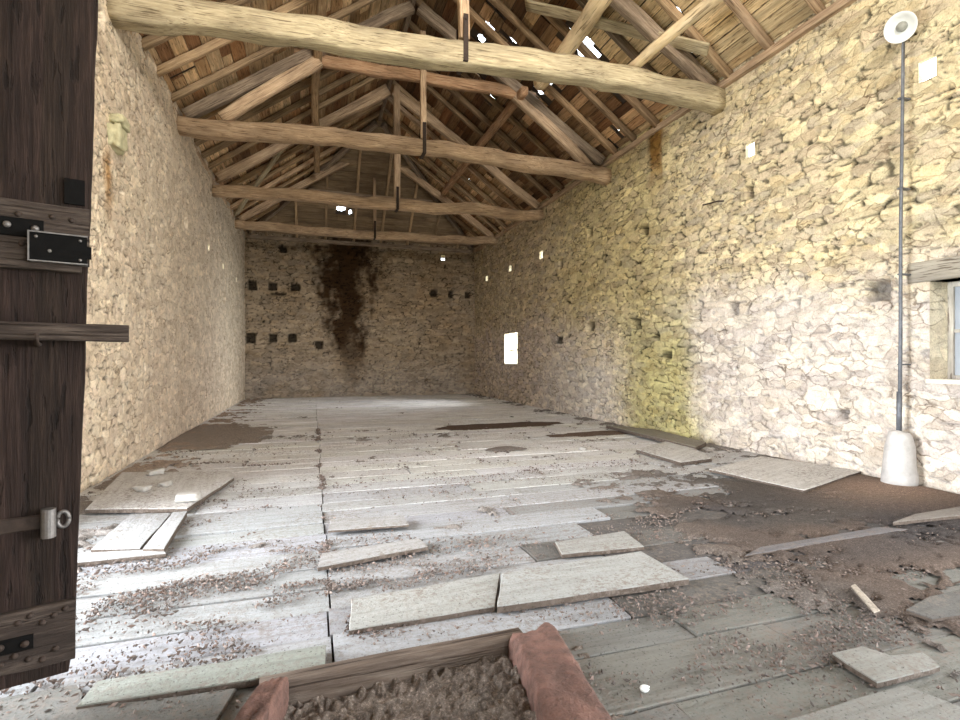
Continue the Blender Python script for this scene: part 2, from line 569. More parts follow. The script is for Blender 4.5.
def tint_right(U, V, C):
    n = fbm(U * .8, V * .8, 4, 71)
    # ochre lichen dust on the upper masonry, the doorway's cool glow painted into the colour low down
    up = sstep(1.9, 2.9, V + 1.2 * (n - .5) + 0.09 * (7 - U) * (U < 7.3))
    moss = sstep(7.0, 7.9, U + 1.0 * (n - .5)) * sstep(10.6, 9.0, U + 1.2 * (n - .5)) * sstep(3.2, 1.2, V + 1.0 * (n - .5))
    moss2 = 0.9 * sstep(7.2, 9.0, U) * sstep(14.5, 11, U) * sstep(1.0, 2.6, V + 1.4 * (n - .5))
    y = np.array((0.96, 0.948, 0.825)); w = np.array((1.06, 1.07, 1.12)); g = np.array((0.66, 0.68, 0.42)); g2 = np.array((0.84, 0.82, 0.66))
    C = C * (w * (1 - up[..., None]) + y * up[..., None])
    low = (1 - up) * sstep(7.9, 6.9, U + (n - .5))
    C = C * (1 - 0.55 * low[..., None]) + np.array((0.60, 0.57, 0.56)) * 0.55 * low[..., None] * (0.85 + .3 * fbm(U * 6, V * 6, 3, 77))[..., None]
    C = C * (1 - moss[..., None]) + C * g * 1.05 * moss[..., None]
    C = C * (1 - moss2[..., None]) + C * g2 * moss2[..., None]
    lime = 0.45 * sstep(9.6, 10.8, U + (n - .5)) * sstep(15.5, 12.5, U) * sstep(2.1, 1.0, V + 1.2 * (n - .5))
    C = C * (1 - lime[..., None]) + np.array((0.66, 0.65, 0.62)) * lime[..., None]
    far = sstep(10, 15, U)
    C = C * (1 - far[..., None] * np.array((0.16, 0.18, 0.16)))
    # rust-brown run-off from the wall plate
    p = on_x(656, 140, XR); q = on_x(652, 188, XR)
    st = sstep(0.30, 0.08, np.abs(U - p.y) + 0.25 * (fbm(U * 7, V * 1.2, 3, 81) - .5)) * sstep(q.z - .35, q.z + .5, V + .5 * (fbm(U * 8, V, 2, 82) - .5))
    C = C * (1 - st[..., None]) + C * np.array((0.50, 0.33, 0.16)) * st[..., None]
    return C


pos_r = lambda u, v, d: (XR - d, u, v)
us = steps((YF, 3.2, .06), (3.2, 8, .019), (8, 14, .028), (14, YB + .05, .045))
vs = steps((-0.15, 6.02, .0205))
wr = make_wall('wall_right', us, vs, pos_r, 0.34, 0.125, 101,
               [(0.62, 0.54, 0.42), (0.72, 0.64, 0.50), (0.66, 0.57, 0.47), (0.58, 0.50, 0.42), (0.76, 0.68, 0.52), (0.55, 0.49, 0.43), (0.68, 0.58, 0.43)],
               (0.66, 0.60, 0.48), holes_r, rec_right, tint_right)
outer_skin('wall_reveal', wr, pos_r, YF - T, YB + T, -0.6, 6.02, holes_r)

# left wall ------------------------------------------------------------------
DOORWAY = (2.02, 4.95, 0.0, 3.1)       # cart doorway the open leaf belongs to
holes_l = [DOORWAY, (13.55, 13.7, 3.98, 4.12), (15.65, 15.8, 3.9, 4.04), (18.2, 18.35, 3.9, 4.05)]


def rec_l(px, py, w, h, dep=0.2):
    p = on_x(px, py, XL)
    return (p.y, p.z, w, h, dep)


rec_left = [rec_l(186, 221, .2, .2), rec_l(121, 196, .14, .16, .1), rec_l(224, 300, .3, .14), rec_l(152, 242, .14, .1, .1), rec_l(101, 18, .1, .16)]


def tint_left(U, V, C):
    n = fbm(U * .7, V * .7, 4, 171)
    w = np.array((1.12, 1.14, 1.2))
    C = C * w
    plaster = sstep(6.5, 10, U) * 0.55
    C = C * (1 - plaster[..., None]) + np.array((0.64, 0.56, 0.47)) * plaster[..., None] * (0.8 + .4 * fbm(U * 5, V * 5, 4, 176))[..., None]
    pink = sstep(3.4, 1.2, V + n) * sstep(7.5, 10, U)
    C = C * (1 - pink[..., None]) + C * np.array((1.0, 0.98, 0.98)) * pink[..., None]
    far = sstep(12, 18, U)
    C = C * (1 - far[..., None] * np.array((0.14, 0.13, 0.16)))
    p = on_x(108, 165, XL); q = on_x(112, 215, XL)
    st = sstep(0.22, 0.05, np.abs(U - p.y) + 0.2 * (fbm(U * 7, V * 1.2, 3, 181) - .5)) * sstep(q.z - .3, q.z + .4, V) * sstep(p.z + .3, p.z, V)
    C = C * (1 - st[..., None]) + C * np.array((0.62, 0.45, 0.28)) * st[..., None]
    return C


pos_l = lambda u, v, d: (XL + d, u, v)
us = steps((YF, 1.9, .08), (1.9, 6.2, .06), (6.2, 11, .024), (11, YB + .05, .042))
vs = steps((-0.15, 6.02, .022))
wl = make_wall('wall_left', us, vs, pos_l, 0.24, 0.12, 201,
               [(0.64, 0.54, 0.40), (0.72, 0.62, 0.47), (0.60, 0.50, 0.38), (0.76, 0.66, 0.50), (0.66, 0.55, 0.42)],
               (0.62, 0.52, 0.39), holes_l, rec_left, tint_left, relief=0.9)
outer_skin('wall_reveal', wl, pos_l, YF - T, YB + T, -0.6, 6.02, holes_l)

# back wall ------------------------------------------------------------------
def rec_b(px, py, w=.34, h=.34, dep=.3):
    p = on_y(px, py, YB)
    return (p.x, p.z, w * .72, h * .72, dep)


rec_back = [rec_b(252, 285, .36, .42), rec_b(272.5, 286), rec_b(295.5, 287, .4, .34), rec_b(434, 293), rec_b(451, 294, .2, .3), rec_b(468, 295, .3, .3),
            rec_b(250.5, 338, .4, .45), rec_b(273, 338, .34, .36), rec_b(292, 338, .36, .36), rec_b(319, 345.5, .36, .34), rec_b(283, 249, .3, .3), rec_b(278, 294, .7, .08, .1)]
hb = on_y(443, 258, YB)
holes_b = [(hb.x - .08, hb.x + .08, hb.z - .1, hb.z + .1)]


def tint_back(U, V, C):
    p0, p1 = on_y(345, 246, YB), on_y(350, 396, YB)
    t = np.clip((p0.z - V) / (p0.z - p1.z), 0, 1)
    cx = p0.x + (p1.x - p0.x) * t
    wid = 1.55 * (1 - t) ** 1.2 + 0.30
    n = fbm(U * 2.2, V * 0.9, 4, 91); n2 = fbm(U * 6, V * 6, 3, 92)
    st = sstep(1.0, 0.35, np.abs(U - cx) / wid + 1.0 * (n - .5) + 0.7 * (n2 - .5)) * (1 - 0.75 * sstep(0.55, 1.0, t + .3 * (n - .5)))
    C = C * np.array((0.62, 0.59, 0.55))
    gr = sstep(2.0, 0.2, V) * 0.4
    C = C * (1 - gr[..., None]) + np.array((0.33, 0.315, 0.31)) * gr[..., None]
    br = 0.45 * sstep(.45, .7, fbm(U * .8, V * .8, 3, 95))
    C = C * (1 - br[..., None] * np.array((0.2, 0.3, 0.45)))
    C = C * (1 - st[..., None]) + C * np.array((0.13, 0.09, 0.055)) * st[..., None]
    return C


pos_b = lambda u, v, d: (u, YB - d, v)
us = steps((XL - .05, XR + .05, .034)); vs = steps((-0.15, 6.1, .034))
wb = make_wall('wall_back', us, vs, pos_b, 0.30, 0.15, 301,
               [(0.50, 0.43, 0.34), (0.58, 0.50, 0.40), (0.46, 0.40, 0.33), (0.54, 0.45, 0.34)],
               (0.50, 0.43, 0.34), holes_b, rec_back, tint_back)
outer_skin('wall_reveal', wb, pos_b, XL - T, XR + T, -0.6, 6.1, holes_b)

# front wall, behind the camera, gateway and hatch added to let fill light in
ADDED_GATE = (0.6, 4.6, 0.0, 3.2)
ADDED_HATCH = (0.9, 3.1, 5.2, 7.2)
pos_f = lambda u, v, d: (u, YF + d, v)
us = steps((XL - .05, XR + .05, .09)); vs = steps((-0.15, 9.3, .09))
wf = make_wall('wall_front', us, vs, pos_f, 0.30, 0.15, 401, [(0.62, 0.54, 0.42), (0.72, 0.64, 0.50), (0.58, 0.50, 0.42)],
               (0.62, 0.55, 0.43), [ADDED_GATE, ADDED_HATCH], [], lambda U, V, C: C, top=lambda u: EAVE + SLOPE * (HALF - abs(u - XM)))

# pale stone that juts out of the left wall, part of it
def rock(name, size, loc, seed, mat, parent=None, rough=0.18, rz=0.0, n=9, ax=(0, 0, 0), sq=6):
    rng = random.Random(seed)
    mb = MB()
    sx, sy, sz = size
    pts = {}
    vs, fs = [], []
    def vert(i, j, k):
        key = (i, j, k)
        if key in pts: return pts[key]
        p = Vector((2 * i / n - 1, 2 * j / n - 1, 2 * k / n - 1))
        q = p.copy()
        l4 = (abs(q.x) ** sq + abs(q.y) ** sq + abs(q.z) ** sq) ** (1 / sq)
        q = q / max(l4, 1e-6) * max(abs(p.x), abs(p.y), abs(p.z))
        d = 1 + rough * 2 * (float(fbm(q.x * 1.6 + q.z * 1.1 + seed, q.y * 1.6 - q.z * .9, 4, seed)) - 0.5)
        if sq > 6:
            d2 = 1 + rough * 1.3 * (float(fbm(q.y * sy * 4.5 + seed, q.z * sz * 5, 4, seed + 3)) - 0.5); q.x *= d2 * d; q.z *= 1 + .5 * (d - 1); q.y *= d
        else: q *= d
        pts[key] = len(vs)
        vs.append((q.x * sx / 2, q.y * sy / 2, q.z * sz / 2))
        return pts[key]
    for a in range(n):
        for b_ in range(n):
            fs.append((vert(a, b_, 0), vert(a, b_ + 1, 0), vert(a + 1, b_ + 1, 0), vert(a + 1, b_, 0)))
            fs.append((vert(a, b_, n), vert(a + 1, b_, n), vert(a + 1, b_ + 1, n), vert(a, b_ + 1, n)))
            fs.append((vert(a, 0, b_), vert(a + 1, 0, b_), vert(a + 1, 0, b_ + 1), vert(a, 0, b_ + 1)))
            fs.append((vert(a, n, b_), vert(a, n, b_ + 1), vert(a + 1, n, b_ + 1), vert(a + 1, n, b_)))
            fs.append((vert(0, a, b_), vert(0, a, b_ + 1), vert(0, a + 1, b_ + 1), vert(0, a + 1, b_)))
            fs.append((vert(n, a, b_), vert(n, a + 1, b_), vert(n, a + 1, b_ + 1), vert(n, a, b_ + 1)))
    mb.add(vs, fs)
    o = mb.build(name, mat, parent, None, smooth=True)
    o.location = loc; o.rotation_euler = (ax[0], ax[1], rz)
    return o


M['pale_stone'] = plain('pale_lichen_stone', (0.50, 0.47, 0.30), 0.95, 0, 9, 0.3, 0.6, 0.03)
p = on_x(113, 138, XL)
rock('jutting_stone', (0.16, 0.36, 0.27), (XL + .05, p.y, p.z), 5, M['pale_stone'], wl, rough=.35)
o = rock('jutting_stone', (0.18, 0.34, 0.12), (XL + .06, p.y, p.z + .2), 6, M['pale_stone'], wl, rough=.35)

# ------------------------------------------------------------------ roof shell
px_holes_R = [(581, 47, .30, .36), (480, 40, .16, .09), (488, 28, .1, .12), (512, 43, .07, .10), (546, 82, .16, .14), (537, 92, .12, .12), (676, 13, .07, .06),
              (613, 92, .05, .05), (627, 92, .05, .05), (618, 133, .06, .06), (613, 144, .04, .05), (606, 146, .04, .04), (574, 143, .05, .06), (600, 165, .07, .06), (655, 135, .04, .04),
              (467, 180, .14, .14), (497, 12, .04, .05), (688, 53, .05, .06), (542, 14, .04, .04), (478, 72, .12, .08), (490, 100, .2, .07)]
px_holes_L = [(183, 73, .035, .05), (341, 208, .01, .01)]
px_holes_B = [(345, 240, .26, .3), (376, 240, .10, .12), (341, 209, .18, .14), (350, 213, .08, .10), (446, 121, .05, .05)]
rngR = random.Random(11)


def slope_frame(side):
    k = SLOPE
    ln = math.sqrt(1 + k * k)
    if side == 'L':
        f = lambda y, a, n: (XL + a - n * k / ln, y, EAVE + k * a + n / ln)
    elif side == 'R':
        f = lambda y, a, n: (XR - a + n * k / ln, y, EAVE + k * a + n / ln)
    else:
        kb = SLOPE * HALF / (YB - YH); lb = math.sqrt(1 + kb * kb)
        f = lambda x, a, n: (x, YB - a + n * kb / lb, EAVE + kb * a + n / lb)
    return f


def roof_side(side, holes_px, name):
    f = slope_frame(side)
    holes_px = [(u, v, w * 1.7, h * 1.7) for (u, v, w, h) in holes_px]
    hip_k = (YB - YH) / HALF
    H = []
    for (u, v, w, h) in holes_px:
        p = on_slope(u, v, side)
        if side == 'L': H.append((p.y, p.x - XL, w, h))
        elif side == 'R': H.append((p.y, XR - p.x, w, h))
        else: H.append((p.x, YB - p.y, w, h))
    mb = MB()
    a = -0.5
    amax = HALF if side != 'B' else (YB - YH)
    rng = random.Random({'L': 3, 'R': 4, 'B': 5}[side])
    while a < amax:
        w = rng.uniform(0.15, 0.23)
        a1 = min(a + w, amax)
        if side == 'B':
            t = max(a, 0) / (YB - YH) * HALF
            lo, hi = XL + t - 0.15, XR - t + 0.15
        else:
            lo, hi = YF - .6, YB + 0.1 - max(a, 0) * hip_k
        # cut the row at rafters and at holes
        cuts = []
        x = lo - rng.uniform(0, 1.5)
        while x < hi:
            nx = x + rng.choice([1.6, 2.4, 2.4, 3.2, 0.8])
            cuts.append((max(x, lo), min(nx, hi)))
            x = nx
        for (c0, c1) in cuts:
            parts = [(c0, c1)]
            for (hu, ha, hw, hh) in H:
                if ha + hh / 2 > a and ha - hh / 2 < a1:
                    np_ = []
                    for (q0, q1) in parts:
                        h0, h1 = hu - hw / 2 - rng.uniform(0.0, .03), hu + hw / 2 + rng.uniform(0.0, .03)
                        if h1 <= q0 or h0 >= q1: np_.append((q0, q1)); continue
                        if h0 > q0: np_.append((q0, h0))
                        if h1 < q1: np_.append((h1, q1))
                    parts = np_
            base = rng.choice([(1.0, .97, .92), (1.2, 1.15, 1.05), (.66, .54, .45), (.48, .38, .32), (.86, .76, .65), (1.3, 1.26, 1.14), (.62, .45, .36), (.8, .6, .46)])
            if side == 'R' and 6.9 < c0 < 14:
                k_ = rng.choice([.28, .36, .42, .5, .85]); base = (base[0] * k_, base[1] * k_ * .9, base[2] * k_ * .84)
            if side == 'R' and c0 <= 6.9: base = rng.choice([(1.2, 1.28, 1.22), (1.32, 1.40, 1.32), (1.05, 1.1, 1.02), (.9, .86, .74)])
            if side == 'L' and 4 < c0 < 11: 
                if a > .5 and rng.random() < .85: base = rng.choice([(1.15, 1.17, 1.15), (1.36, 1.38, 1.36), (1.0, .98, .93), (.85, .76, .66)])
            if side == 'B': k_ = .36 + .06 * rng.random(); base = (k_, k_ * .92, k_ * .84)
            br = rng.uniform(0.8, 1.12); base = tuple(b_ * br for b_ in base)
            g = rng.uniform(0.002, 0.011)
            for (q0, q1) in parts:
                if q1 - q0 < 0.03: continue
                t0, t1 = rng.uniform(0, .008), rng.uniform(0, .008)
                b0, b1 = a + g * rng.random(), a1 - g
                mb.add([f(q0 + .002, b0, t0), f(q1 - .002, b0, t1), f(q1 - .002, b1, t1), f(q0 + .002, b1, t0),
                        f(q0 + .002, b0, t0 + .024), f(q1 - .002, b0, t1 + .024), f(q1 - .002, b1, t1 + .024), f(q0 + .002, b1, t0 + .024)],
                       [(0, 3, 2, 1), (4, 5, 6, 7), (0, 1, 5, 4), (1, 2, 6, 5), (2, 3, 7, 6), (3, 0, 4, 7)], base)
        a = a1
    # covering above the boards with the same holes
    lo, hi = (XL - .5, XR + .5) if side == 'B' else (YF - .6, YB + .6)
    ue = set(np.round(np.arange(lo, hi + .01, 1.0), 3)); ae = set(np.round(np.linspace(-.55, amax, 5), 3))
    ue.add(hi)
    for (hu, ha, hw, hh) in H:
        for k_ in range(7):
            ue.add(hu - hw / 2 + hw * k_ / 6); ae.add(ha - hh / 2 + hh * k_ / 6)
    ue, ae = sorted(ue), sorted(ae)
    for i in range(len(ue) - 1):
        for j in range(len(ae) - 1):
            uc, ac = (ue[i] + ue[i + 1]) / 2, (ae[j] + ae[j + 1]) / 2
            if side != 'B' and uc > YB + .2 - max(ac, -.5) * hip_k + .35: continue
            if side == 'B' and (uc < XL + ac * HALF / (YB - YH) - .5 or uc > XR - ac * HALF / (YB - YH) + .5): continue
            inh = False
            for hi_, (hu, ha, hw, hh) in enumerate(H):
                e = ((uc - hu) / (hw / 2)) ** 2 + ((ac - ha) / (hh / 2)) ** 2
                if e < 0.6 + 0.9 * float(vn(uc * 31, ac * 31, hi_)): inh = True
            if inh: continue
            q = [f(ue[i], ae[j], .04), f(ue[i + 1], ae[j], .04), f(ue[i + 1], ae[j + 1], .04), f(ue[i], ae[j + 1], .04)]
            q2 = [f(ue[i], ae[j], .09), f(ue[i + 1], ae[j], .09), f(ue[i + 1], ae[j + 1], .09), f(ue[i], ae[j + 1], .09)]
            mb.add(q, [(0, 1, 2, 3)], (1, 1, 1), 1)
            mb.add(q2, [(0, 3, 2, 1)], (1, 1, 1), 1)
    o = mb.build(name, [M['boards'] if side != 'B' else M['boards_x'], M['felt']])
    o['kind'] = 'structure'
    return o


roof_side('L', px_holes_L[:1], 'ceiling_left')
roof_side('R', px_holes_R, 'ceiling_right')
roof_side('B', px_holes_B, 'ceiling_back')

# ------------------------------------------------------------------ timbers
def beam(name, pts, w, h, mat, parent=None, n=6.0, wob=0.012, seed=0, taper=None, segs=None, roll=0.0, ends=True, upv=None):
    """one timber along pts, its own origin at its first end, local x along it; n = squareness of the section"""
    pts = [Vector(p) for p in pts]
    A, B = pts[0], pts[-1]
    ex = (B - A).normalized()
    up = Vector((0, 0, 1)) if abs(ex.z) < 0.95 else Vector((0, 1, 0))
    if upv is not None: up = Vector(upv)
    ey = up.cross(ex).normalized(); ez = ex.cross(ey)
    if roll:
        q = Matrix.Rotation(roll, 3, ex); ey = q @ ey; ez = q @ ez
    R = Matrix((ex, ey, ez)).transposed()
    Lt = (B - A).length
    loc = [R.transposed() @ (p - A) for p in pts]
    xs = np.array([p.x for p in loc]); ys = np.array([p.y for p in loc]); zs = np.array([p.z for p in loc])
    segs = segs or max(6, int(Lt / 0.16))
    K = 28
    rings = []
    for i in range(segs + 1):
        t = i / segs
        x = t * Lt
        # smooth interpolation of the centre line
        def interp(vals):
            if len(vals) == 2: return vals[0] + (vals[1] - vals[0]) * t
            j = min(max(int(np.searchsorted(xs, x)) - 1, 0), len(xs) - 2)
            s = (x - xs[j]) / max(xs[j + 1] - xs[j], 1e-6)
            p0 = vals[max(j - 1, 0)]; p1 = vals[j]; p2 = vals[j + 1]; p3 = vals[min(j + 2, len(vals) - 1)]
            return 0.5 * (2 * p1 + (p2 - p0) * s + (2 * p0 - 5 * p1 + 4 * p2 - p3) * s * s + (3 * p1 - p0 - 3 * p2 + p3) * s ** 3)
        cy, cz = interp(ys), interp(zs)
        cy += wob * 2 * (float(fbm(x * .9, seed * 3.1, 3, seed)) - .5) * 1.6
        cz += wob * 2 * (float(fbm(x * .9, seed * 3.1 + 50, 3, seed)) - .5) * 1.6
        tp = 1.0
        if taper: tp = taper[0] + (taper[1] - taper[0]) * t
        ww = w * tp * (1 + wob * 5 * (float(fbm(x * 1.9, seed + 7.3, 3, seed + 1)) - .5))
        hh = h * tp * (1 + wob * 5 * (float(fbm(x * 1.7, seed + 17.3, 3, seed + 2)) - .5))
        r = []
        for k in range(K):
            an = 2 * PI * (k + .5) / K
            c, s_ = math.cos(an), math.sin(an)
            yy = math.copysign(abs(c) ** (2 / n), c) * ww / 2
            zz = math.copysign(abs(s_) ** (2 / n), s_) * hh / 2
            d = 1 + wob * 2.2 * (float(vn(x * 3.3, k * .7, seed + 5)) - .5)
            r.append((x, cy + yy * d, cz + zz * d))
        rings.append(r)
    mb = MB(); mb.loft(rings, ends)
    me_o = mb.build(name, mat, None, None, smooth=False)
    me = me_o.data
    sm = np.ones(len(me.polygons), bool); sm[-2:] = False
    me.polygons.foreach_set('use_smooth', sm)
    if parent is not None:
        me_o.parent = parent
        me_o.location = A - Vector(parent.location)
    else:
        me_o.location = A
    me_o.rotation_euler = R.to_euler()
    return me_o


def strap(parent, x, y, zt, zb, w, d, name='iron_strap'):
    """iron stirrup: two legs down the sides and a bar under the tie beam"""
    mb = MB()
    t = .014; hw = .035
    for s in (-1, 1):
        mb.box((x - hw, y + s * (d / 2) - t / 2, zb), (x + hw, y + s * (d / 2) + t / 2, zt))
    mb.box((x - hw, y - d / 2 - t / 2, zb - t), (x + hw, y + d / 2 + t / 2, zb))
    for s in (-1, 1):
        mb.tube([(x, y + s * (d / 2 + .006), zt - .08), (x, y + s * (d / 2 + .03), zt - .08)], .014, 8)
    o = mb.build(name, M['rust'], None, None)
    o.parent = parent; o.location = -Vector(parent.location)
    return o


def truss(label, yl, yr, zs, w, h, mat, pmat, seed, collar=None, king_top=None, king_bot=True, inner=False, kx=2.06, queen=False, kw=.15):
    ym = 0.5 * (yl + yr)
    R = empty('roof_truss', (XM, ym, 5.5))
    tag(R, label, 'roof truss', 'roof trusses spanning the barn')
    Y = lambda x: yl + (yr - yl) * (x - XL) / (XR - XL)
    n = len(zs)
    xs = [XL - .02 + (XR - XL + .04) * i / (n - 1) for i in range(n)]
    beam('tie_beam', [(x, Y(x), z) for x, z in zip(xs, zs)], w, h, mat, R, n=4.0, wob=.06, seed=seed)
    tie_top = max(zs) + h / 2
    mid = zs[n // 2]
    # principals lie below the purlins
    pz = lambda a: 5.80 + 0.66 * a
    for s in (-1, 1):
        xa = lambda a: XM + s * (HALF - a)
        top_a = HALF - .08
        beam('principal_rafter', [(xa(.12), Y(xa(.12)), pz(.12)), (xa(2.2), Y(xa(2.2)), pz(2.2) + .03), (xa(top_a), Y(xa(top_a)), pz(top_a))],
             .17, .22, pmat, R, wob=.02, seed=seed + 3 + s)
    kt = king_top or pz(HALF) + .05
    beam('king_post', [(kx, Y(kx) - .06, mid + h / 2 - .02), (kx - .01, Y(kx) - .06, kt)], kw, kw * .95, M['beam'], R, wob=.012, seed=seed + 9)
    strap(R, kx, Y(kx), mid + h / 2 + .28, mid - h / 2 - .015, .1, w + .05)
    if collar:
        cz, x0, x1 = collar
        beam('collar_beam', [(x0, Y(x0) + .05, cz + .02), (x0 + .9, Y(x0) + .05, cz + .0), (XM, Y(XM) + .05, cz - .03), (x1 - .9, Y(x1) + .05, cz - .07), (x1, Y(x1) + .05, cz - .16)], .16, .24, M['beam_red'], R, n=4, wob=.03, seed=seed + 13)
    if inner:
        beam('strut', [(-1.62, Y(-1.6), mid + h / 2 - .04), (-.7, Y(-.7), 6.62), (0.12, Y(.1), 7.22)], .16, .24, M['beam'], R, n=4, wob=.03, seed=seed + 21)
        beam('strut', [(5.92, Y(5.9), mid + h / 2 - .2), (5.0, Y(5.0), 6.47), (4.15, Y(4.15), 7.1)], .16, .22, M['beam'], R, n=5, wob=.02, seed=seed + 22)
    if queen:
        beam('queen_post', [(0.95, Y(.95), mid + h / 2 - .02), (.95, Y(.95), pz(3.2))], .13, .13, M['dark_beam'], R, seed=seed + 25)
    return R


def dims(z0, z1, z2, z3, z4): return [z0, z1, z2, z3, z4]


truss('nearest roof truss, its thick pale tie beam spanning the top of the view', 7.5, 6.95, [5.72, 5.80, 5.82, 5.80, 5.62], .33, .35, M['beam_pale'], M['dark_beam'], 31, queen=False, kx=2.05)
truss('second roof truss from the front with a bowed red-brown collar beam', 10.75, 10.35, [5.70, 5.78, 5.78, 5.74, 5.52], .30, .31, M['beam'], M['dark_beam'], 41,
      collar=(7.27, -.35, 4.62), inner=True, kx=2.15, king_top=8.1, kw=.12)
truss('third roof truss from the front, slim tie beam with a lone king post', 14.2, 13.9, [5.58, 5.62, 5.60, 5.60, 5.62], .28, .29, M['beam'], M['beam'], 51, kx=2.15, kw=.17)
truss('farthest roof truss, straight tie beam just before the stained back wall', 18.15, 17.9, [5.70, 5.70, 5.70, 5.72, 5.74], .27, .27, M['beam'], M['beam'], 61, kx=2.0, king_top=7.6, kw=.1)

# purlins
o = beam('purlin', [(4.34, 9.6, 6.93), (4.38, 8.6, 7.0), (4.30, 7.0, 7.10), (4.42, 5.0, 7.12), (4.4, 3.0, 7.1)], .29, .29, M['pole'], n=2.2, wob=.035, seed=71)
tag(o, 'thick peeled pale log purlin passing above the nearest tie beam', 'purlin', 'purlins under the roof slopes')
o = beam('purlin', [(4.25, 10.1, 7.08), (4.2, 14.0, 7.05), (4.2, 17.2, 7.05)], .15, .17, M['beam_red'], wob=.02, seed=72)
tag(o, 'brown squared purlin under the right slope beyond the bowed collar beam', 'purlin', 'purlins under the roof slopes')
o = beam('purlin', [(.22, 4.0, 7.35), (.15, 9, 7.36), (.05, 12, 7.30), (.12, 17.0, 7.33)], .16, .18, M['rafter'], wob=.02, seed=73)
tag(o, 'brown purlin under the left roof slope', 'purlin', 'purlins under the roof slopes')
o = beam('tie_pole', [(4.80, 7.5, 6.04), (4.83, 6.0, 5.99), (4.97, 3.2, 5.93)], .16, .16, M['pole'], n=2.1, wob=.02, seed=74)
tag(o, 'slim peeled pole resting on the nearest tie beam near its right end', 'pole')

# boards nailed across the rafters as wind braces
a_, b_ = on_slope(526, 5, 'R', .265), on_slope(709, 49, 'R', .265)
o = beam('wind_brace', [a_, b_], .20, .045, M['beam_pale'], n=8, wob=.02, seed=75, upv=(SLOPE, 0, 1))
tag(o, 'pale flat board nailed slantwise under the right slope behind the log purlin', 'wind brace', 'wind braces')
a_, b_ = on_slope(284, 146, 'L', .27), on_slope(236, 214, 'L', .27)
o = beam('wind_brace', [a_, b_], .17, .07, M['beam_pale'], n=5, wob=.02, seed=76, upv=(-SLOPE, 0, 1))
tag(o, 'thin diagonal brace under the left slope between the third and farthest trusses', 'wind brace', 'wind braces')

# wall plates
o = beam('wall_plate', [(XR - .02, YF + .1, 5.855), (XR - .02, YB - .1, 5.855)], .12, .11, M['beam'], n=8, wob=.012, seed=81)
tag(o, 'long timber wall plate along the top of the yellowish right wall', 'wall plate', 'wall plates')
o = beam('wall_plate', [(XL - .075, YF + .1, 5.855), (XL - .075, YB - .1, 5.855)], .16, .14, M['beam'], n=8, wob=.012, seed=82)
tag(o, 'long timber wall plate along the top of the left wall', 'wall plate', 'wall plates')
o = beam('wall_plate', [(XL + .1, YB - .02, 5.86), (XR - .1, YB - .02, 5.86)], .16, .14, M['dark_beam'], n=8, wob=.012, seed=83)
tag(o, 'dark timber wall plate along the top of the back wall', 'wall plate', 'wall plates')
o = beam('ridge_beam', [(XM, YF + .1, RIDGE - .16), (XM, YH, RIDGE - .16)], .1, .2, M['dark_beam'], n=8, seed=84)
tag(o, 'dark ridge beam at the very top of the roof', 'ridge beam')
for s, nm in ((-1, 'left'), (1, 'right')):
    o = beam('hip_rafter', [(XM + s * (HALF - .2), YB - .2, EAVE - .04), (XM + s * .1, YH + .1, RIDGE - .3)], .14, .18, M['dark_beam'], n=6, seed=85 + s)
    tag(o, 'dark hip rafter rising from the far %s corner of the walls' % nm, 'hip rafter', 'hip rafters')
o = beam('hip_purlin', [(-.15, 18.65, 7.15), (4.15, 18.65, 7.15)], .14, .16, M['dark_beam'], n=6, seed=88)
tag(o, 'horizontal timber high under the far end slope behind the last truss', 'purlin', 'purlins under the roof slopes')

# common rafters, each its own object
ORD = ['first', 'second', 'third', 'fourth', 'fifth', 'sixth', 'seventh', 'eighth']
TY = {'left': [7.5, 10.75, 14.2, 18.15], 'right': [6.95, 10.35, 13.9, 17.9]}
TN = ['nearest', 'second', 'third', 'farthest']
rr = random.Random(77)


def place_rafters(side, ys):
    s = -1 if side == 'left' else 1
    cnt = {}
    for y in ys:
        bay = sum(1 for t in TY[side] if y > t)
        cnt[bay] = cnt.get(bay, 0) + 1
        i = ORD[cnt[bay] - 1]
        if bay == 0: i = ORD[sum(1 for q in ys if y <= q < TY[side][0]) - 1]
        amax = HALF if y < YH else HALF * (YB - y) / (YB - YH)
        if amax < .5: continue
        w_, h_ = rr.uniform(.085, .12), rr.uniform(.11, .14)
        off = h_ * .62 + .028
        mat = M['rafter'] if rr.random() < .85 else M['beam']
        if side == 'right' and 6.8 < y < 14: mat = M['rafter_dark']
        if side == 'right' and 7.5 < y < 8.2: mat = M['dark_beam']
        dy = rr.uniform(-.05, .05)
        pts = [(XM + s * (HALF - a), y + dy * a / HALF, EAVE + SLOPE * a - off) for a in (.0, amax * .5, amax - .06)]
        o = beam('rafter', pts, w_, h_, mat, n=6, wob=.012, seed=int(y * 10) + (7 if s > 0 else 0), segs=14)
        if bay == 0:
            lab = 'roof rafter on the %s slope, %s one this side of the nearest tie beam' % (side, i)
        elif bay == 4:
            lab = 'short roof rafter on the %s slope, %s beyond the farthest tie beam' % (side, i)
        else:
            lab = 'roof rafter on the %s slope, %s beyond the %s tie beam' % (side, i, TN[bay - 1])
        tag(o, lab, 'rafter', 'rafters on the %s roof slope' % side)


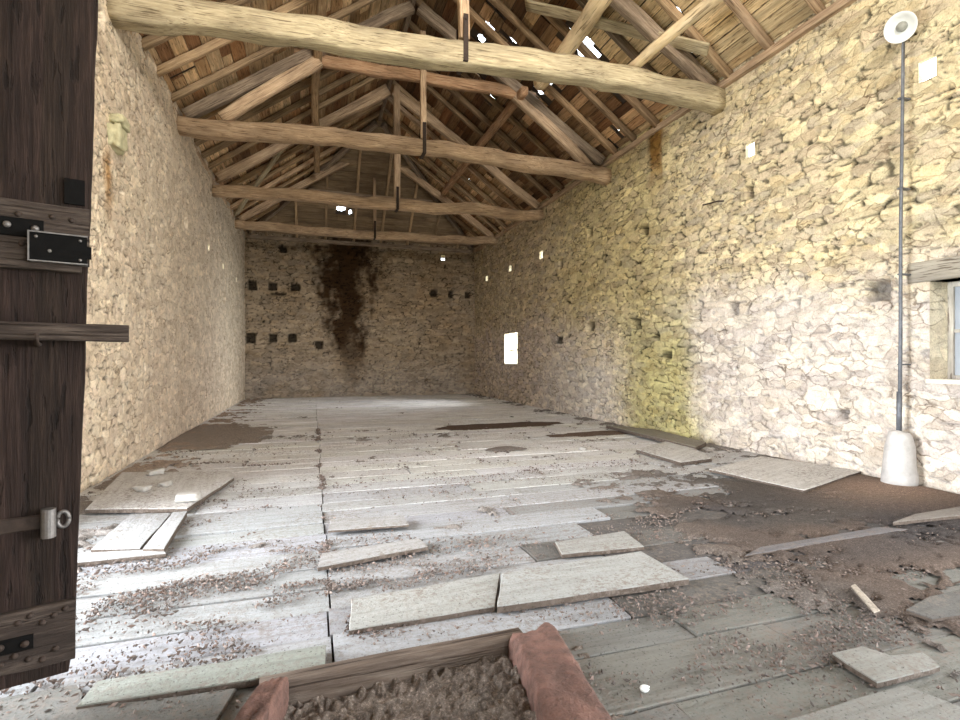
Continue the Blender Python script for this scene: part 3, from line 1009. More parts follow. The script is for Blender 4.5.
place_rafters('left', [5.4, 6.2, 7.0, 7.8, 8.62, 9.35, 10.25, 11.3, 12.1, 12.9, 13.6, 14.6, 15.4, 16.2, 17.0, 17.7, 18.6, 19.3])
place_rafters('right', [2.7, 3.5, 4.3, 5.1, 5.9, 6.68, 7.75, 8.5, 9.25, 9.95, 10.9, 11.7, 12.5, 13.2, 14.3, 15.1, 15.9, 16.7, 17.4, 18.3, 19.1])
kb = SLOPE * HALF / (YB - YH)
for i in range(8):
    x = XL + .75 + i * (XR - XL - 1.5) / 7
    a = (1 - abs(x - XM) / HALF) * (YB - YH)
    o = beam('jack_rafter', [(x, YB, EAVE - .09), (x, YB - a + .05, EAVE + kb * a - .12)], .09, .11, M['rafter'], n=6, seed=900 + i, segs=10)
    tag(o, 'jack rafter on the far end slope, %s from the left' % ORD[i], 'rafter', 'jack rafters on the far end slope')

# ------------------------------------------------------------------ floor
rf = random.Random(21)
mb = MB()
JOINTS = []
PIT = (-0.20, 1.08, 2.455)    # x0, x1, far edge of the sunk frame by the camera


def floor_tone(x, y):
    """board tone: light falloff evened out in the colour, darker near and paler far, brown earth troden in by the right front"""
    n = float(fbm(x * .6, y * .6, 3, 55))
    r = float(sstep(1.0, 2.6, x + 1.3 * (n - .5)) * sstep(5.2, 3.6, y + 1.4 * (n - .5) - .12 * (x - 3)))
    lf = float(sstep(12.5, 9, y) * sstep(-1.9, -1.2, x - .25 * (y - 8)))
    nr = float(sstep(7.4, 4.4, y))  # near boards darkened in colour to offset the strong doorway light
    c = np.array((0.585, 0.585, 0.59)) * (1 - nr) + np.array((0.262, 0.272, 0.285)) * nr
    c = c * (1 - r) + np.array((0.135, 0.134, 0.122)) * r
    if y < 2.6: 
        k = float(sstep(2.75, 2.3, y)); c = c * (1 - k) + np.array((0.145, 0.145, 0.136)) * k  # dimmer light at the camera's feet painted into the tone
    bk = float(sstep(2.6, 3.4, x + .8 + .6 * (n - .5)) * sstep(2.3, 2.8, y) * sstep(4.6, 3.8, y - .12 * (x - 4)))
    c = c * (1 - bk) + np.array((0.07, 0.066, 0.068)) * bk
    far = float(sstep(9, 15, y)); c = c * (1 + .25 * far)  # far boards lightened in colour to make up for light falloff
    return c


y = 0.2
row = 0
while y < YB:
    w = rf.uniform(.26, .40) if y < 9 else rf.uniform(.25, .34)
    y1 = min(y + w, YB)
    if y < PIT[2] < y1: y1 = PIT[2]
    if y == PIT[2]: y1 = y + .3
    joints = [XL] + sorted([0.09 + rf.uniform(-.02, .02), 2.35 + rf.uniform(-.5, .5), 4.4 + rf.uniform(-.4, .4)]) + [XR]
    if row % 3 == 1: joints = [XL, -1.0 + rf.uniform(-.2, .2), 0.09, 1.5 + rf.uniform(-.4, .4), 3.4 + rf.uniform(-.3, .3), 5.1, XR]
    for j in range(len(joints) - 1):
        x0, x1 = joints[j], joints[j + 1]
        segs = [(x0, x1)]
        if y < PIT[2] - .001:
            segs = []
            if x0 < PIT[0]: segs.append((x0, min(x1, PIT[0])))
            if x1 > PIT[1]: segs.append((max(x0, PIT[1]), x1))
        for (q0, q1) in segs:
            if q1 - q0 < .05: continue
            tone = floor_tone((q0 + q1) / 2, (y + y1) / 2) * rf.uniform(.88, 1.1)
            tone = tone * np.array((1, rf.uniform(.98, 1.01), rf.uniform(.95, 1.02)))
            fd = 1.0 if y < 5 else .35
            dz = rf.uniform(-.012, .0) * fd; tl = rf.uniform(-.006, .006) * fd; tw = rf.uniform(-.006, .006) * fd
            nn = max(2, int((q1 - q0) / .15))
            g = rf.uniform(.006, .018)
            if y < 11:
                if rf.random() < .6:
                    ja = rf.uniform(q0, q1); jb = rf.uniform(ja, q1); JOINTS.append((ja, y, jb, y, rf.choice([30, 60, 120])))
                JOINTS.append((q0, y, q0, y1, 260 if abs(q0 - .09) < .1 else 50))
            ra, rb, sd = [], [], rf.randint(0, 999)
            rings = []
            for k in range(nn + 1):
                x = q0 + g / 2 + (q1 - q0 - g) * k / nn
                e0 = y + g / 2 + .014 * (float(fbm(x * 2.1, sd, 3, 3)) - .5) * (1 if y < 10 else .4)
                e1 = y1 - g / 2 + .014 * (float(fbm(x * 2.1, sd + 9, 3, 4)) - .5) * (1 if y < 10 else .4)
                z = dz + tl * (2 * k / nn - 1) + .008 * (float(fbm(x * 1.1, sd + 4, 3, 5)) - .5)
                rings.append([(x, e0, z - .045), (x, e1, z - .045), (x, e1, z + tw - .004), (x, e1 - .006, z + tw), (x, (e0 + e1) / 2, z + tw / 2 + .002), (x, e0 + .006, z), (x, e0, z - .004)])
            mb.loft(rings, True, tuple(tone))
    y = y1; row += 1
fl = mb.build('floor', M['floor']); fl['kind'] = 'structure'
# earth below the boards, shows in the gaps
mb = MB()
for (a0, b0, a1, b1) in ((XL, YF, XR, 0.2), (XL, 0.2, PIT[0], YB), (PIT[1], .2, XR, YB), (PIT[0], PIT[2], PIT[1], YB)):
    mb.add([(a0, b0, -.075), (a1, b0, -.075), (a1, b1, -.075), (a0, b1, -.075)], [(0, 1, 2, 3)], (0.055, 0.042, 0.035))
mb.add([(XL, YF, -.02), (XR, YF, -.02), (XR, .2, -.02), (XL, .2, -.02)], [(0, 1, 2, 3)], (0.25, 0.22, 0.18))
o = mb.build('floor_bed', M['soil'], fl)
o['kind'] = 'structure'

# soil lying on the boards ------------------------------------------------------
us = steps((XL + .09, XR - .09, .03)); vs = steps((1.3, 5.5, .022), (5.5, 11, .04), (11, YB - .05, .09))
U, V = np.meshgrid(us, vs, indexing='ij')
n1 = fbm(U * 1.3, V * 2.6, 5, 61); n2 = fbm(U * 9, V * 9, 4, 62); n3 = fbm(U * .5, V * .5, 3, 63)
w_right = sstep(1.6, 3.4, U + .8 * (n3 - .5) + .0) * sstep(6.2, 3.8, V + 1.6 * (n3 - .5) - .25 * (U - 3.5))
w_edge = np.maximum(sstep(XR - 1.1, XR - .1, U), 1.0 * sstep(XL + 1.4, XL + .1, U))
clean = sstep(3.4, 2.6, V) * sstep(3.4, 2.6, U)     # swept pale boards right of the frame
Hh = 0.15 * (n1 - .5) + 0.10 * (n2 - .5) + .05 * (fbm(U * 18, V * 18, 2, 67) - .5) - .052 + 0.072 * w_right + .05 * w_edge - .012 * clean + .010 * sstep(4, 6, V) * (1 - sstep(8, 13, V))
# drift against the pit of leaf dust in the right corner by the pole
pp = on_z(905, 490)
heap = np.exp(-(((U - pp.x + .2) / .8) ** 2 + ((V - pp.y) / .6) ** 2))
Hh += .10 * heap
Hh = np.clip(Hh, -.05, .022) + .02 * heap
pitmask = (U > PIT[0] - .02) & (U < PIT[1] + .02) & (V < PIT[2] + .1)
Hh[pitmask] = -.05
cdark = np.array((0.080, 0.071, 0.065)); cgrey = np.array((0.25, 0.235, 0.225)); cred = np.array((0.125, 0.096, 0.08)); cblack = np.array((0.06, 0.055, 0.056))
mix = sstep(.35, .65, fbm(U * 1.1, V * 1.1, 3, 66))[..., None]
C = cgrey * (1 - mix) + (cgrey * .8 + cred * .2) * mix
wr_ = w_right[..., None]
C = C * (1 - wr_) + (cdark * (1 - mix) + cred * mix * .9) * wr_
blk = (sstep(2.7, 3.7, U) * sstep(2.35, 2.9, V) * sstep(4.7, 3.9, V - .12 * (U - 4)) * sstep(.42, .6, n3 + .1))[..., None]
C = C * (1 - blk) + cblack * blk
hp = heap[..., None]; C = C * (1 - hp) + np.array((.33, .24, .19)) * hp
le = (sstep(XL + 1.6, XL + .2, U) * sstep(6, 8, V))[..., None]; C = C * (1 - le) + np.array((.34, .27, .22)) * le
P = np.stack([U, V, np.maximum(Hh, -.02) + .0015], -1)
kc = (Hh[:-1, :-1] + Hh[1:, :-1] + Hh[1:, 1:] + Hh[:-1, 1:]) / 4 > 0.0
o = link('dirt', grid_mesh('dirt', P, kc, C), M['soil'])
tag(o, 'dry brown dirt and dust lying in patches over the floor boards', 'dirt', kind='stuff')

# dark wet stains far out on the floor are earth too: thin damp mud
mbm = []
def mud(px, wid, dep, seed, col):
    c = on_z(*px)
    us = np.linspace(c.x - wid, c.x + wid, 60); vs = np.linspace(c.y - dep, c.y + dep, 50)
    U, V = np.meshgrid(us, vs, indexing='ij')
    r = ((U - c.x) / wid) ** 2 + ((V - c.y) / dep) ** 2
    H = .028 * (1 - r) + .05 * (fbm(U * 2, V * 5, 4, seed) - .5)
    k = (H[:-1, :-1] + H[1:, 1:]) / 2 > 0
    C = np.ones(U.shape + (3,)) * np.array(col)
    P = np.stack([U, V, np.clip(H, -.01, .02) + .003], -1)
    return P, k, C
for i, (px, w_, d_, col, lab) in enumerate([((500, 426), 1.5, .45, (.10, .07, .055), 'long dark damp mud streak on the far floor towards the right wall'),
                                      ((590, 434), .9, .3, (.13, .095, .075), 'dark mud streak on the floor near the mossy stretch of the right wall'),
                                      ((505, 449), .35, .22, (.22, .2, .19), 'small grey damp patch on the middle of the far floor'),
                                      ((210, 435), 1.1, 1.8, (.29, .25, .22), 'brown earth drift along the foot of the left wall')]):
    P, k, C = mud(px, w_, d_, 700 + i, col)
    P[..., 0] = np.clip(P[..., 0], XL + .03, XR - .03)
    o = link('mud_patch', grid_mesh('mud_patch', P, k, C), M['soil'])
    tag(o, lab, 'mud', kind='stuff')

# leaf litter and crumbs: nobody could count them
rl = random.Random(5)
mb = MB()
spots = []
cl = [(on_z(*q), s_, n_) for q, s_, n_ in [((190, 590), .35, 420), ((235, 560), .45, 380), ((300, 600), .35, 350), ((110, 600), .3, 250), ((150, 575), .4, 300), ((330, 640), .25, 350),
      ((180, 530), .5, 250), ((250, 640), .3, 120), ((400, 560), .6, 500), ((480, 580), .5, 500), ((330, 600), .2, 300), ((560, 540), .6, 250), ((700, 520), .7, 500), ((840, 570), .5, 500),
      ((880, 480), .5, 500), ((640, 620), .4, 250), ((600, 650), .3, 150), ((860, 640), .3, 350), ((920, 560), .6, 400), ((140, 500), .6, 400), ((450, 480), 1.2, 400), ((300, 450), 1.5, 400), ((600, 470), 1.2, 300),
      ((720, 600), .4, 200), ((760, 680), .4, 120), ((700, 690), .4, 100), ((200, 690), .35, 300), ((100, 690), .3, 200)]]
for (jx0, jy0, jx1, jy1, dens) in JOINTS:
    nj = int(1.6 * dens * math.hypot(jx1 - jx0, jy1 - jy0))
    for _ in range(nj):
        t = rl.random(); spots.append((jx0 + (jx1 - jx0) * t + rl.gauss(0, .018), jy0 + (jy1 - jy0) * t + rl.gauss(0, .018)))
for c, sg, n_ in cl:
    for _ in range(int(n_ * 3.2)):
        spots.append((c.x + rl.gauss(0, sg * 1.1), c.y + rl.gauss(0, sg * .55)))
sa = np.array(spots)
pat = fbm(sa[:, 0] * 2.1, sa[:, 1] * 4.2, 4, 611)
jn = sum(1 for _ in spots)
for (x, y), pt in zip(spots, pat):
    if 1:
        if pt < .50 + rl.uniform(-.05, .05): continue
        if not (XL + .1 < x < XR - .1 and y > 1.2): continue
        if PIT[0] - .05 < x < PIT[1] + .05 and y < PIT[2] + .1: continue
        s_ = (.0025 + .009 * rl.random() ** 2.2) * (1 + .05 * y)
        an = rl.uniform(0, 2 * PI); el = rl.uniform(.8, 2.4)
        el = min(el, 1.6)
        dx, dy = math.cos(an) * s_ * el, math.sin(an) * s_ * el
        ex, ey = -math.sin(an) * s_ * .6, math.cos(an) * s_ * .6
        z = rl.uniform(.004, .02)
        col = rl.choice([(.09, .07, .06), (.13, .095, .08), (.18, .14, .12), (.07, .058, .052), (.15, .12, .105), (.11, .09, .08), (.13, .09, .075)])
        hz = rl.uniform(.3, 1) * s_
        mb.add([(x - dx, y - dy, z), (x + ex, y + ey, z + hz * .3), (x + dx, y + dy, z + hz * rl.random()), (x - ex, y - ey, z - .003), (x, y, z + hz), (x, y, z - .008)],
               [(0, 1, 4), (1, 2, 4), (2, 3, 4), (3, 0, 4), (1, 0, 5), (2, 1, 5), (3, 2, 5), (0, 3, 5)], col)
o = mb.build('leaf_litter', M['litter'])
tag(o, 'brown leaf litter and crumbs scattered over the whole board floor', 'leaf litter', kind='stuff')

# ------------------------------------------------------------------ loose boards on the floor
def slab(px, label, z0=.004, th=.04, tone=(.5, .5, .48), seed=0, zs=None, name='loose_board', group='loose boards on the floor', mat='loose', tilt=None):
    """board lying on the floor: outline px on its top surface, own thickness"""
    top = z0 + th
    tp = [on_z(u, v, top) for (u, v) in px]
    c = sum(tp, Vector()) / len(tp)
    # densify the outline so its edges are worn
    ring = []
    for i, p in enumerate(tp):
        q = tp[(i + 1) % len(tp)]
        n = max(2, int((q - p).length / .07))
        for k in range(n):
            r = p.lerp(q, k / n)
            j = .02 * (float(fbm(r.x * 6, r.y * 6, 3, seed + 2)) - .5) if k else 0
            ring.append(r + (c - r).normalized() * j)
    # orient: long edge to local x
    ed = max(((tp[(i + 1) % len(tp)] - tp[i]) for i in range(len(tp))), key=lambda e: e.length)
    an = math.atan2(ed.y, ed.x)
    ca, sa = math.cos(-an), math.sin(-an)
    def loc(p, dz, k=1.0):
        d = (p - c) * k
        x_, y_ = d.x * ca - d.y * sa, d.x * sa + d.y * ca
        zz = tilt * y_ if tilt else 0
        return (x_, y_, dz + zz)
    w = lambda p: .006 * (float(fbm(p.x * 3, p.y * 3, 3, seed)) - .5)
    n = len(ring)
    r0 = [loc(p, 0) for p in ring]
    r1 = [loc(p, th - .006 + w(p)) for p in ring]
    r2 = [loc(p, th + w(p), .992) for p in ring]
    r3 = [loc(c + (p - c) * .6, th + .002 + w(c + (p - c) * .6)) for p in ring]
    tone = tuple(t_ * .56 for t_ in tone)
    mb = MB()
    mb.loft([r0, r1], False, (.085, .065, .052))
    mb.loft([r1, r2, r3], True, tone)
    o = mb.build(name, M[mat])
    o.location = (c.x, c.y, z0); o.rotation_euler = (0, 0, an)
    tag(o, label, 'board', group)
    return o


G1, G2, G3 = (.42, .42, .40), (.47, .465, .46), (.40, .40, .37)
slab([(349, 630), (495, 606), (500, 573), (351, 599)], 'wide grey board on the floor just beyond the sunk frame, left half', tone=(.46, .465, .44), th=.03, seed=1)
slab([(497, 606), (689, 578), (641, 551), (502, 573)], 'wide raised board right of its neighbour beyond the sunk frame, dark gap beneath', z0=.012, tone=(.47, .48, .465), th=.042, seed=2)
slab([(562, 554), (644, 546), (624, 531), (555, 542)], 'small square grey board lying behind the wide raised board', tone=G1, th=.03, seed=3)
slab([(709, 469), (804, 490), (861, 471), (761, 456)], 'large grey board lying by the right wall before the concrete foot', tone=(.92, .90, .87), z0=.02, th=.035, seed=4)
slab([(636, 449), (681, 462), (712, 458), (690, 446), (667, 441)], 'tilted grey board by the right wall behind the large one', tone=(.85, .84, .82), z0=.01, th=.05, seed=5)
slab([(606, 425), (696, 447), (706, 442), (654, 429)], 'long dark raised board along the foot of the mossy right wall', tone=(.36, .34, .28), z0=.03, th=.06, seed=6)
slab([(85, 509), (187, 508), (234, 477), (231, 471), (122, 472)], 'big pale board heaped with rubble beside the left wall', tone=(.80, .78, .76), z0=.02, th=.04, seed=7)
slab([(173, 512), (187, 511), (164, 548), (143, 548)], 'narrow thick pale plank, outer one before the rubble-heaped board', tone=(.55, .56, .57), z0=.01, th=.05, seed=8)
slab([(131, 514), (171, 513), (140, 548), (91, 549)], 'flat pale board beside the narrow thick plank near the left wall', tone=(.54, .55, .56), th=.03, seed=9)
slab([(77, 553), (160, 549), (166, 553), (77, 562)], 'pale cross plank at the near ends of the two left boards', tone=(.58, .58, .58), th=.03, seed=10)
slab([(328, 530), (409, 524), (404, 515), (331, 519)], 'short raised board with a dark gap under its near edge, mid floor', tone=G2, z0=.035, th=.022, seed=11)
slab([(318, 567), (428, 546), (418, 538), (322, 553)], 'narrow raised board with a dark slanting near edge, mid floor', tone=G2, z0=.015, th=.03, seed=12)
slab([(832, 653), (877, 682), (940, 665), (923, 652), (890, 655), (862, 646)], 'chipped pale board with a notched far edge at lower right', tone=(.37, .37, .34), z0=.006, th=.028, seed=13)
slab([(770, 724), (905, 685), (975, 712), (960, 760), (800, 760)], 'large pale board in the lower right corner', tone=(.33, .33, .305), z0=.0, th=.024, seed=14)
slab([(76, 706), (96, 681), (326, 645), (325, 664), (248, 680)], 'long greenish grey board at lower left before the door', tone=(.36, .385, .345), z0=.002, th=.03, seed=15)
slab([(-60, 745), (-20, 702), (76, 684), (70, 706), (150, 700), (236, 688), (215, 722), (60, 755)], 'dark grey board in the lower left corner under the door', tone=(.22, .22, .205), z0=.0, th=.016, seed=16)
slab([(906, 609), (932, 618), (990, 610), (1000, 580), (930, 596)], 'dark board lying on black earth at the right edge', tone=(.16, .155, .145), z0=.018, th=.022, seed=17)
slab([(745, 555), (908, 529), (880, 527), (760, 547)], 'thin dark board with a long straight edge on the right floor', tone=(.20, .19, .20), z0=.012, th=.014, seed=18)
slab([(893, 522), (985, 512), (985, 502), (915, 514)], 'dark raised board end at the right edge below the window', tone=(.34, .31, .28), z0=.03, th=.03, seed=19)
o = slab([(851, 586), (855, 584), (880, 610), (874, 612)], 'thin pale stick on dark earth at lower right', tone=(.60, .53, .44), z0=.035, th=.015, seed=20, name='stick', group=None)
o['category'] = 'stick'
# rubble lumps on the left board and elsewhere, each its own
M['chalk'] = plain('chalk_lump', (0.34, 0.325, 0.30), 0.95, 0, 12, .2, .6, .02)
for i, (px, sz, lab) in enumerate([((188, 500), .17, 'pale stone lump at the outer corner of the rubble-heaped board'), ((165, 485), .11, 'small pale stone lying on the rubble-heaped board'),
                                   ((143, 490), .12, 'flat pale stone on the rubble-heaped board nearest the left wall'), ((155, 474), .14, 'pale stone at the back of the rubble-heaped board'),
                                   ((583, 450), .10, 'white stone lying alone on the far right of the floor'), ((755, 549), .0, '')]):
    if not sz: continue
    c = on_z(px[0], px[1], .07 if i < 4 else 0)
    o = rock('stone', (sz * 1.2, sz * .85, sz * .45), (c.x, c.y, (.06 if i < 4 else .0) + sz * .24), 40 + i, M['chalk'], rough=.35, rz=i * 1.3, n=6)
    tag(o, lab, 'stone', 'loose stones on the floor')
# snail shell
c = on_z(645, 692)
mb = MB()
pts, rad = [], []
for k in range(40):
    t = k / 39; an = t * 4.2 * PI; r_ = .014 * (1 - t) ** .9
    pts.append((c.x + r_ * math.cos(an), c.y + r_ * math.sin(an), .010 + .012 * t)); rad.append(.0115 * (1 - t) + .001)
mb.tube(pts, rad, 10)
o = mb.build('snail_shell', M['enamel'], None, (c.x, c.y, 0.0), smooth=True)
tag(o, 'small white snail shell on the grey boards right of the sunk frame', 'shell')

# ------------------------------------------------------------------ sunk frame by the camera
cur = empty('sunk_frame', ((PIT[0] + PIT[1]) / 2, 2.3, 0))
tag(cur, 'sunk earth-filled frame in the floor, wooden curb between two red stones', 'floor frame')
a_, b_ = on_z(272, 677, .05), on_z(510, 632, .05)
cy = (a_.y + b_.y) / 2
M['curb'] = wood('curb_wood', (0.065, 0.047, 0.036), (0.13, 0.10, 0.082), (0.22, 0.185, 0.158), bstr=.8, vary=0)
beam('curb', [(a_.x - .05, a_.y + .0, -.07), (b_.x + .06, b_.y + .02, -.07)], .075, .24, M['curb'], cur, n=9, wob=.008, seed=95)
rs = rock('edging_stone', (.25, 1.02, .36), (0, 0, 0), 51, M['brick_red'], cur, rough=.12, n=24, sq=7)
q0, q1 = on_z(528, 640, .06), on_z(566, 716, .06)
rs.location = Vector(((q0.x + q1.x) / 2 + .035, (q0.y + q1.y) / 2 - .09, -.10)) - Vector(cur.location)
rs.rotation_euler = (0, 0, math.atan2(q1.y - q0.y, q1.x - q0.x) + PI / 2)
rs = rock('edging_stone', (.10, .62, .36), (0, 0, 0), 52, M['brick_red'], cur, rough=.18, n=20, sq=12)
q0, q1 = on_z(262, 688, .05), on_z(240, 722, .05)
rs.location = Vector(((q0.x + q1.x) / 2 - .01, (q0.y + q1.y) / 2 - .19, -.09)) - Vector(cur.location)
rs.rotation_euler = (0, 0, math.atan2(q1.y - q0.y, q1.x - q0.x) + PI / 2)
us = np.linspace(-.45, 1.25, 210); vs = np.linspace(1.0, 2.5, 200)
U, V = np.meshgrid(us, vs, indexing='ij')
H = -.065 + .05 * (fbm(U * 4, V * 4, 4, 111) - .5) + .024 * sstep(.4, .7, fbm(U * 34, V * 34, 3, 112)) + .02 * (fbm(U * 50, V * 50, 2, 119) - .5) + .03 * (fbm(U * 1.5, V * 1.5, 2, 113) - .5) + .03 * np.clip((U - .3), -.2, .8)
C = np.ones(U.shape + (3,)) * np.array((.20, .168, .145)) * (0.75 + .5 * fbm(U * 6, V * 6, 3, 114))[..., None]
o = link('soil_fill', grid_mesh('soil_fill', np.stack([U, V, H], -1), np.ones((209, 199), bool), C), M['soil'], cur)
o.location = -Vector(cur.location); o['kind'] = 'stuff'

# ------------------------------------------------------------------ the open door leaf on the left
DA = math.radians(18)          # leaf runs from the hinge at the left wall inwards, seen from its dark side
PD = Vector((-.877, 2.487, 0))
dd = Vector((math.cos(DA), math.sin(DA), 0))
door = empty('door_1', PD - dd * 1.5, DA)
struct(door, 'dark plank door leaf standing open at the left edge of the view', 'door')
# local: x along the leaf 0..1.5 (free edge), y away from the camera, z up
rd = random.Random(8)
x = 1.5
zb = .16
LEAN = .028
mb_list = []
first = True
while x > 0.01:
    w = .072 if first else rd.uniform(.085, .10)
    first = False
    x0 = max(0, x - w)
    mb = MB()
    nn = 40
    rings = []
    sd = rd.randint(0, 99)
    tone = rd.uniform(.5, .85)
    for k in range(nn + 1):
        z = zb + (4.0 - zb) * k / nn
        lean = LEAN * (z - 1.4)
        worn = 0
        e = .004 * (float(fbm(z * 3, sd, 3, 1)) - .5)
        xr = x + lean + e * (2 if x > 1.49 else .5) - (.02 * max(0, (zb + .15 - z) / .15) if x > 1.49 else 0)
        if x > 1.49: xr += .012 * (float(fbm(z * 5, 3, 4, 9)) - .5)
        xl = x0 + lean - .004
        rings.append([(xl, 0, z), (xr - .003, 0, z), (xr, .004, z), (xr, .038, z), (xl, .038, z)])
    mb.loft(rings, True, (tone, tone * rd.uniform(.92, 1), tone * rd.uniform(.88, .98)))
    o = mb.build('plank', M['door'], door)
    x = x0


def pz_door(v, f): return CAMZ + (360 - v) / FPX * f


def hbox(name, x0, x1, z0, z1, y0, y1, mat, lean=True, wob=.004, seed=0, parent=None, tone=(1, 1, 1), ztilt=0.0):
    """worn horizontal timber on the leaf"""
    mb = MB(); rings = []
    nn = max(6, int((x1 - x0) / .05))
    for k in range(nn + 1):
        x_ = x0 + (x1 - x0) * k / nn
        a0 = wob * 2 * (float(fbm(x_ * 5, seed, 3, 1)) - .5); a1 = wob * 2 * (float(fbm(x_ * 5, seed + 5, 3, 2)) - .5)
        zt = ztilt * (x_ - x1)
        rings.append([(x_, y1, z0 + a0 + zt), (x_, y1, z1 + a1 + zt), (x_, y0 + .004, z1 + a1 + zt), (x_, y0, z1 - .005 + a1 + zt), (x_, y0, z0 + .005 + a0 + zt), (x_, y0 + .004, z0 + a0 + zt)])
    mb.loft(rings, True, tone)
    o = mb.build(name, mat, parent or door)
    return o


def studs(parent, pts, r, mat, name='stud'):
    mb = MB()
    for (x_, y_, z_) in pts:
        mb.lathe([(r, 0), (r * .85, r * .4), (r * .3, r * .7), (.0005, r * .72)], 10, axis=(0, -1, 0), centre=(x_, y_, z_))
    return mb.build(name, mat, parent, smooth=True)


bt = hbox('batten', .05, 1.515, 1.775, 2.005, -.035, 0.0, M['batten'], seed=1)
hbox('batten_lip', .05, 1.49, 1.745, 1.775, -.05, 0.0, M['batten'], seed=2)
studs(bt, [(1.40, -.035, 1.955), (1.46, -.035, 1.95), (1.30, -.035, 1.95), (1.31, -.035, 1.84), (1.24, -.035, 1.86)], .011, M['rust'])
st = hbox('iron_strap', .06, 1.375, 1.865, 1.935, -.041, -.035, M['iron'], seed=3, wob=.001)
studs(st, [(1.35, -.041, 1.90), (1.27, -.041, 1.905), (1.18, -.041, 1.90)], .013, M['steel'])
# rim lock
lock = hbox('rim_lock', 1.335, 1.508, 1.775, 1.882, -.075, -.035, M['iron'], seed=4, wob=.0)
mb = MB(); mb.lathe([(.006, 0), (.006, .004), (.0005, .005)], 10, axis=(0, -1, 0), centre=(1.395, -.0745, 1.815)); mb.build('keyhole_cover', M['steel'], lock)
studs(lock, [(1.355, -.075, 1.865), (1.487, -.075, 1.865), (1.487, -.075, 1.79)], .006, M['steel'], 'screw')
mb = MB(); mb.box((1.508, -.07, 1.80), (1.522, -.045, 1.845)); mb.build('latch_bolt', M['iron'], lock)
# lip of pale metal round the lock
mb = MB(); mb.box((1.333, -.078, 1.881), (1.51, -.035, 1.886)); mb.box((1.333, -.078, 1.772), (1.51, -.035, 1.777)); mb.box((1.331, -.078, 1.772), (1.336, -.035, 1.886)); mb.build('lock_rim', M['steel'], lock)
# upper iron plate
mb = MB(); mb.box((1.435, -.012, 2.02), (1.50, 0, 2.12)); mb.build('edge_plate', M['iron'], door)
# locking bar that sticks out past the free edge
hbox('locking_bar', .2, 1.645, 1.475, 1.542, -.085, -.04, M['batten'], seed=6, wob=.002)
for x_ in (1.36, .7):
    mb = MB(); mb.tube([(x_, -.0, 1.46), (x_, -.10, 1.46), (x_, -.10, 1.50)], .008, 8); mb.build('bar_hook', M['rust'], door, smooth=True)
# lower strap with knuckle
st = hbox('iron_strap', .06, 1.43, .745, .80, -.012, 0, M['rust'], seed=7, wob=.001)
mb = MB(); mb.tube([(1.388, -.03, .715), (1.388, -.03, .825)], .024, 16); mb.build('knuckle', M['steel'], st, smooth=False)
mb = MB()
ring = []
for k in range(20):
    a = 2 * PI * k / 20; ring.append((1.432 + .018 * math.cos(a), -.02, .775 + .03 * math.sin(a)))
mb.tube(ring + [ring[0]], .008, 8); mb.build('hasp_eye', M['steel'], st, smooth=True)
bt = hbox('batten', .05, 1.47, .225, .455, -.035, 0.0, M['batten'], seed=9, wob=.012)
studs(bt, [(1.30 + .035 * i, -.035, .41 + .02 * math.sin(i * 2.1)) for i in range(5)] + [(1.25 + .04 * i, -.035, .27 + .02 * math.sin(i * 1.7)) for i in range(5)], .012, M['rust'])
st = hbox('iron_strap', .06, 1.345, .305, .36, -.043, -.035, M['iron'], seed=10, wob=.001)
studs(st, [(1.32, -.043, .33), (1.25, -.043, .335)], .014, M['rust'])
for zz in (.33, 1.9):
    mb = MB(); mb.tube([(0, -.02, zz - .08), (0, -.02, zz + .08)], .025, 10); mb.build('hinge', M['iron'], door)

# ------------------------------------------------------------------ lamp on its pipe
pz = on_x(900, 480, XR - .16)
LX, LY = XR - .17, pz.y
lamp = empty('pole_lamp', (LX, LY, 0))
tag(lamp, 'white enamel dish lamp on a thin grey pipe rising from a concrete foot', 'lamp')
mb = MB()
prof = [(.165, 0), (.162, .10), (.155, .25), (.135, .45), (.118, .56), (.10, .60), (.04, .615), (.0005, .618)]
mb.lathe(prof, 26)
o = mb.build('concrete_foot', M['concrete'], lamp, smooth=True)
dm = o.modifiers.new('lumps', 'DISPLACE'); tx = bpy.data.textures.new('lumps', 'CLOUDS'); tx.noise_scale = .16; dm.texture = tx; dm.strength = .05
axv = (Vector((0, 0, CAMZ)) - Vector((LX, LY, 5.06))).normalized() + Vector((-.12, .28, -.05)); axv.normalize()
cc = Vector((-.06, -.05, 5.04))
mb = MB()
mb.tube([(0.0, .0, .58), (.01, -.005, 1.6), (.02, .0, 2.8), (.03, -.01, 4.0), (.03, -.02, 4.88), tuple(cc - axv * .13)], [.02, .018, .017, .016, .016, .016], 12)
mb.build('pipe', M['pipe'], lamp, smooth=True)
mb = MB(); mb.tube([(0.0, .004, .58), (.0, 0, 1.05)], .026, 12); mb.build('sleeve', M['pipe'], lamp, smooth=True)
for z_ in (1.35, 2.35, 3.3, 4.3):
    mb = MB(); mb.box((.0, -.022, z_ - .008), (.15, .022, z_ + .008)); mb.build('pipe_clip', M['pipe'], lamp)
mb = MB()
mb.lathe([(.152, .0), (.154, .004), (.149, .006), (.11, -.024), (.07, -.045), (.05, -.05)], 40, axis=axv, centre=cc, mi=0, caps=False)
mb.lathe([(.152, .0), (.112, -.034), (.072, -.062), (.055, -.09), (.05, -.13), (.0005, -.135)], 40, axis=axv, centre=cc, mi=1, caps=False)
mb.build('lamp_shade', [M['enamel'], M['enamel_out']], lamp, smooth=True)
mb = MB()
mb.lathe([(.0005, -.05), (.05, -.05), (.052, -.035), (.05, -.02), (.035, .0), (.0005, .008)], 24, axis=axv, centre=cc)
M['bulb'] = plain('dusty_bulb', (.26, .26, .23), .4, 0, 20, .2, .1)
mb.build('bulb', M['bulb'], lamp, smooth=True)

